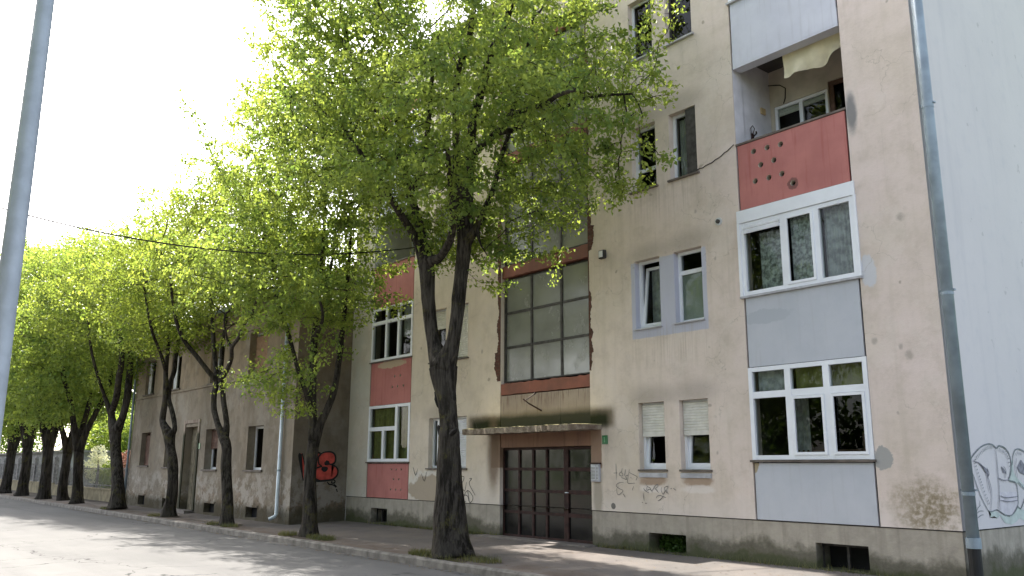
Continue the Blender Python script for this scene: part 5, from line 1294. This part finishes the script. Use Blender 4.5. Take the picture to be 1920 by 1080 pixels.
G2 = plant_tree([[(p[0] - 42.6, p[1] - 2.9, p[2], p[3]) for p in c] for c in gen_chains(19, 13, .27, 4)], [(-42.6, -3.4, 8.2, 3.7, 3.6, 5.0, 1)],
    'thick trunked street tree right of the low garden wall', bark='bark_dark', natt=2500, nclump=140, seed=77, kill=.3, leafn=19, leafL=.14, spread=.21, zmin=3.6, leaf='leaf', group=ROW)
copy_tree(G1, (-40.0, -2.6, 0), 2.1, .98, 'street tree standing close behind the thick trunked one, beside the white flowering shrub')
copy_tree(G2, (-48.2, -2.9, 0), .9, 1.02, 'street tree with many low limbs left of the low garden wall')
copy_tree(G2, (-53.6, -2.8, 0), 2.6, 1.0, 'street tree second from the left beside the lamp post')
copy_tree(G1, (-60.0, -2.9, 0), 4.1, 1.1, 'leftmost street tree whose trunk shows beside the lamp post')
for k, X in enumerate((-67, -75, -84, -94)):
    copy_tree((G2, G1)[k % 2], (X, -2.9, 0), 1.3 * k + .4, 1.05, 'distant street tree at the far left end of the row')

# grass and soil at the tree feet
def blades(name, spots, mat='grass', h=(.04, .13), label=None):
    rg = np.random.default_rng(4); vs = []
    for (cx, cy, rx, ry, n, z) in spots:
        a = rg.uniform(0, 2 * math.pi, n); rr_ = np.sqrt(rg.uniform(0, 1, n))
        x = cx + rx * rr_ * np.cos(a); y = cy + ry * rr_ * np.sin(a)
        zz = z + (y + 3.36) * .03
        H = rg.uniform(*h, n); dx = rg.normal(size=n) * .04; dy = rg.normal(size=n) * .04; t = rg.uniform(0, math.pi, n)
        wv = .006; b1 = np.stack([x - wv * np.cos(t), y - wv * np.sin(t), zz], 1); b2 = np.stack([x + wv * np.cos(t), y + wv * np.sin(t), zz], 1)
        tp = np.stack([x + dx, y + dy, zz + H], 1)
        vs.append(np.stack([b1, b2, tp], 1).reshape(-1, 3))
    V = np.concatenate(vs); F = np.arange(len(V)).reshape(-1, 3)
    o = bpy.data.objects.new(name, mesh_np(name, V, F, mat)); COL.objects.link(o)
    tag(o, label, 'grass', kind='stuff'); return o
g = MB()
for (x, rx) in ((-7.9, .85), (-13.8, .8), (-18.9, .7), (-23.95, .7), (-29.9, .8)):
    n = 20; b = len(g.v)
    for k in range(n):
        a = 2 * math.pi * k / n; j = 1 + .15 * math.sin(3 * a + x) + .1 * math.sin(7 * a)
        yy = -2.94 + .40 * math.sin(a) * j
        g.v.append((x + rx * math.cos(a) * j, yy, .003 + (yy + 3.36) * .0302))
    g.f.append(tuple(range(b, b + n)))
tag(g.build('soil', 'soil'), kind='structure')
blades('grass', [(-8.7, -3.05, .35, .25, 500, 0), (-7.0, -2.95, .5, .22, 350, 0), (-7.9, -3.3, .9, .05, 160, 0), (-14.5, -3.1, .35, .2, 350, 0), (-13.0, -3.0, .6, .22, 600, 0), (-19.3, -3.1, .4, .2, 300, 0), (-18.2, -3.1, .5, .2, 250, 0),
    (-24.6, -3.1, .5, .2, 250, 0), (-30.5, -3.1, .6, .2, 250, 0), (-11.2, -.05, 1.0, .05, 260, 0), (-13.6, -.05, 2.5, .05, 420, 0), (-5.9, -.05, 1.2, .05, 200, 0), (-2.6, -.05, 2.0, .05, 200, 0)],
    label='short grass and weeds growing round the tree feet and along the wall base')
rg = np.random.default_rng(12); m_ = 2600
lx = rg.uniform(-34, 0, m_); ly = np.where(rg.uniform(size=m_) < .55, -3.56 - np.abs(rg.normal(size=m_)) * .10, rg.uniform(-3.3, -.1, m_))
ly = np.where((lx < -17.5) & (ly > -1.95) & (ly > -3.5), -2.9, ly)
lz = np.where(ly < -3.5, -.118, .006 + (ly + 3.36) * .0302)
V = []
for x, y, z, a in zip(lx, ly, lz, rg.uniform(0, 6.28, m_)):
    L = random.uniform(.012, .03); c_, s_ = math.cos(a) * L, math.sin(a) * L
    V += [(x - c_, y - s_, z), (x + s_ * .5, y - c_ * .5, z + .006), (x + c_, y + s_, z + .004), (x - s_ * .5, y + c_ * .5, z + .002)]
k = np.arange(m_) * 4
o = bpy.data.objects.new('fallen_leaves', mesh_np('fallen_leaves', np.array(V), np.stack([np.stack([k, k + 1, k + 2], 1), np.stack([k, k + 2, k + 3], 1)], 1).reshape(-1, 3), 'dry')); COL.objects.link(o)
tag(o, 'dry leaf scraps scattered along the kerb and pavement', 'leaf litter', kind='stuff')
# ivy filling the cellar opening by the door side
def leafcloud(blobs, n, L, seed, mat, flat=None):
    rg = np.random.default_rng(seed); w = np.array([b[3] * b[4] * b[5] for b in blobs]); w = w / w.sum(); cs = []
    for b, k in zip(blobs, (w * n).astype(int) + 1):
        d = rg.normal(size=(k, 3)); d /= np.linalg.norm(d, axis=1, keepdims=True); d *= rg.uniform(.25, 1, (k, 1)) ** .5
        bump = 1 + .22 * np.sin(d[:, :1] * 7 + b[0]) * np.sin(d[:, 1:2] * 6 + b[1]) * np.cos(d[:, 2:] * 8)
        cs.append(np.array(b[:3]) + d * bump * np.array(b[3:6]))
    c = np.concatenate(cs); m = len(c)
    ax = rg.normal(size=(m, 3)); ax[:, 2] -= .3; ax /= np.linalg.norm(ax, axis=1, keepdims=True)
    sd = np.cross(ax, rg.normal(size=(m, 3)) + np.array([0, 0, 1.0])); sd /= (np.linalg.norm(sd, axis=1, keepdims=True) + 1e-9)
    Ls = L * rg.uniform(.6, 1.4, (m, 1))
    V = np.stack([c, c + ax * Ls * .5 + sd * Ls * .4, c + ax * Ls, c + ax * Ls * .5 - sd * Ls * .4], 1).reshape(-1, 3)
    k = np.arange(m) * 4
    F = np.stack([np.stack([k, k + 1, k + 2], 1), np.stack([k, k + 2, k + 3], 1)], 1).reshape(-1, 3)
    return mesh_np('foliage', V, F, mat)
o = bpy.data.objects.new('ivy', leafcloud([(-5.27, .3, .27, .42, .12, .2)], 1500, .045, 9, 'ivy')); COL.objects.link(o)
tag(o, 'green weeds filling the cellar opening right of the entrance', 'plant', kind='thing')

# ------------------------------------------------------------------ lamp post and wires
LP = empty('lamp_post', (-2.78, -11.3, 0))
tag(LP, 'tall grey galvanised lamp post at the left edge of the road', 'lamp post')
mb = MB(); zs = [0, .02, 2, 4, 6, 8.2]
mb.tube([(-2.78, -11.3, z) for z in zs], [.098, .097, .091, .083, .072, .062], 24); mb.build('pole', 'galv', LP, smooth=True)
mb = MB(); mb.tube([(-2.78, -11.3, 0.0), (-2.78, -11.3, .05)], .17, 20); mb.build('base_plate', 'galv', LP)
mb = MB(); mb.tube([(-2.78, -11.3, 8.15), (-2.78, -11.1, 8.6), (-2.78, -10.5, 8.85), (-2.78, -9.9, 8.95)], .035, 10); mb.build('arm', 'galv', LP, smooth=True)
mb = MB(); mb.box(-2.90, -2.66, -10.0, -9.35, 8.90, 9.02); mb.build('lamp_head', 'sill_grey', LP, bevel=.03)
def cable(name, A, B, sag, r, label):
    A, B = Vector(A), Vector(B); pts = []
    for i in range(41):
        t = i / 40; p = A.lerp(B, t); p.z -= sag * 4 * t * (1 - t); pts.append(p)
    mb = MB(); mb.tube(pts, r, 6); o = mb.build(name, 'cable'); return tag(o, label, 'cable')
cable('overhead_cable', (-11.44, -.01, 7.38), (-13.2, -12.5, 7.0), 1.0, .016, 'black overhead cable sagging from the beige facade out across the road')

UP = empty('utility_pole', (-13.2, -12.5, 0)); tag(UP, 'round wooden pole carrying the overhead cable on the far pavement', 'pole')
mb = MB(); mb.tube([(-13.2, -12.5, 0), (-13.2, -12.5, 4), (-13.2, -12.5, 7.3)], [.14, .12, .10], 14); mb.build('pole', 'shut_brown', UP, smooth=True)
mb = MB(); mb.tube([(-13.2, -12.5, 7.0), (-13.15, -12.33, 7.0)], .03, 8); mb.build('insulator', 'lamp_white', UP)
# ------------------------------------------------------------------ beyond the old house
w = MB(); x = -58.0
w.box(-47.5, -33.2, -1.55, -1.33, 0, .55); w.box(-47.55, -33.15, -1.60, -1.28, .55, .62)
GW = w.build('garden_wall', 'fence_wall'); tag(GW, 'low yellowish garden wall running left from the old house', 'wall')
w = MB(); w.box(-90, -47.6, -1.50, -1.28, 0, .62); w.box(-90, -47.6, -1.55, -1.23, .62, .70)
tag(w.build('garden_wall', 'fence_wall'), 'low wall under the picket fence before the grey shed', 'wall')
FE = empty('picket_fence', (-60, -1.4, .7)); tag(FE, 'grey picket fence on the low wall in front of the grey shed', 'fence')
for k in range(15):
    x = -48 - k * 2.6; w = MB(); w.box(x - .1, x + .1, -1.5, -1.3, .7, 1.95); w.tube([(x, -1.4, 1.95), (x, -1.4, 2.0), (x, -1.4, 2.1), (x, -1.4, 2.17)], [.08, .12, .10, .02], 10); w.build('post', 'picket', FE)
w = MB(); x = -48.0
while x > -86: w.box(x - .03, x + .03, -1.42, -1.38, .74, 1.75); x -= .22
w.box(-86, -48, -1.405, -1.385, .95, 1.02); w.box(-86, -48, -1.405, -1.385, 1.55, 1.62)
w.build('picket_panel', 'picket', FE)
FM = empty('mesh_fence', (-40, -1.45, .62)); tag(FM, 'thin metal bar fence on the garden wall in front of the pink shrub', 'fence')
w = MB(); x = -47.2
while x < -33.4: w.tube([(x, -1.44, .62), (x, -1.44, 1.55)], .012, 5, False); x += .16
w.tube([(-47.3, -1.44, 1.5), (-33.3, -1.44, 1.5)], .018, 6); w.tube([(-47.3, -1.44, .75), (-33.3, -1.44, .75)], .018, 6); w.build('bar_panel', 'picket', FM)
for k in range(6):
    x = -47.3 + 2.79 * k; w = MB(); w.box(x - .04, x + .04, -1.49, -1.41, .62, 1.65); w.build('post', 'picket', FM)
GB = empty('grey_shed', (-70, 4, 0)); tag(GB, 'plain grey shed with shallow roof behind the picket fence at far left', 'shed')
w = MB(); w.box(-84, -58, 1.2, 4, 0, 2.5); w.build('wall', 'grey_bld', GB)
w = MB(); w.box(-84.3, -57.7, .9, 4.3, 2.5, 2.66); w.build('roof', 'picket', GB)
def shrub(name, blobs, n, L, mat, label, seed, cat='shrub', group=None):
    bx, by = blobs[0][0], blobs[0][1]
    root = empty(name, (bx, by, .06)); tag(root, label, cat, group)
    me = leafcloud(blobs, n, L, seed, mat)
    o = bpy.data.objects.new('crown', me); COL.objects.link(o); o.parent = root; o.matrix_parent_inverse = Matrix.Translation((-bx, -by, -.06))
    mb = MB(); q = random.Random(seed)
    for k in range(5):
        b = blobs[q.randrange(len(blobs))]
        mb.tube([(bx + q.uniform(-.1, .1), by + q.uniform(-.1, .1), .02), ((bx + b[0]) / 2 + q.uniform(-.2, .2), (by + b[1]) / 2, b[2] * .5), (b[0], b[1], b[2])], [.05, .035, .015], 6)
    mb.build('stem', 'bark_dark', root); return root
shrub('flowering_shrub', [(-40.2, .4, 1.8, .9, .8, .6), (-41.0, .6, 1.5, .7, .6, .5)], 2600, .10, 'pink', 'pink flowering shrub above the garden wall', 31)
shrub('flowering_shrub', [(-46.2, .3, 1.5, .8, .7, .8), (-45.8, .2, 2.3, .5, .5, .5)], 1700, .10, 'white_bloom', 'white flowering shrub behind the twin thick trunks', 32)
shrub('garden_shrub', [(-43.5, .5, 1.1, 1.4, .8, .8), (-38.0, .5, 1.0, 1.6, .7, .7), (-35.8, .6, 1.2, 1.2, .7, .8)], 7000, .12, 'leaf', 'low green shrubs just behind the garden wall', 33)
BG = 'garden trees beyond the old house'
for k, (x, y, h, r) in enumerate(((-52, 9, 4.6, 3.2), (-62, 12, 6.6, 4.6), (-47, 12, 4.0, 2.6), (-78, 14, 8.5, 5.5), (-66, 6.5, 6.2, 3.8), (-88, 3, 10, 5.5), (-108, -4, 12, 7), (-74, 8, 8.5, 4.5))):
    bl = [(x, y, h * .62, r, r * .8, h * .42), (x + r * .5, y + .5, h * .5, r * .7, r * .6, h * .36), (x - r * .5, y, h * .55, r * .6, r * .6, h * .34)]
    lab = ['broad green garden tree behind the pink shrub', 'taller garden tree behind, far beyond the pink shrub', 'small garden tree close to the old house corner', 'garden tree behind the grey shed', 'bushy garden tree right of the grey shed',
        'tall leafy tree at the far left rising over the fence', 'tall leafy tree closing the far end of the street', 'leafy garden tree between the shed and the tall far trees'][k]
    shrub('garden_tree', bl, 9000, .22, 'leaf_d' if k % 2 else 'leaf', lab, 40 + k, 'tree', BG)
# hills
w = MB(); n = 50; rgb = random.Random(2)
for i in range(n + 1):
    t = i / n; a = R(60 + 75 * t); d = 800; x = -d * math.sin(a); y = d * math.cos(a); h = 14 + 8 * math.sin(i * .35) + 4 * math.sin(i * .9)
    w.v += [(x, y, -1), (x * .99, y * .99, h), (x * 1.2, y * 1.2, h + 3)]
for i in range(n): w.f += [(3 * i, 3 * i + 3, 3 * i + 4, 3 * i + 1), (3 * i + 1, 3 * i + 4, 3 * i + 5, 3 * i + 2)]
tag(w.build('hills', 'far_hill', smooth=True), kind='structure')
# trees across the road, mirrored in the window panes
for k, (x, y, s) in enumerate(((-17.0, -19.5, 1.0), (-9.0, -20.5, .9), (-1.0, -19.5, 1.05), (7.0, -20.0, 1.0), (14.0, -19.0, .95))):
    t = copy_tree((G1, G2)[k % 2], (x, y, 0), 1.7 * k, s, 'tree across the road, seen only mirrored in window panes')
    t['group'] = 'trees across the road'
hb_ = []
for k in range(14):
    hb_.append((-34 + k * 4.2, -25.5 + math.sin(k * 2.1), 3.2 + .6 * math.sin(k * 1.3), 2.8, 1.6, 3.6))
o = bpy.data.objects.new('unseen_hedge', leafcloud(hb_, 26000, .34, 91, 'leaf_d')); COL.objects.link(o)  # leaf mass added out of view so panes mirror dark green
tag(o, 'tall green hedge across the road, added to darken the pane reflections', 'unseen_hedge')
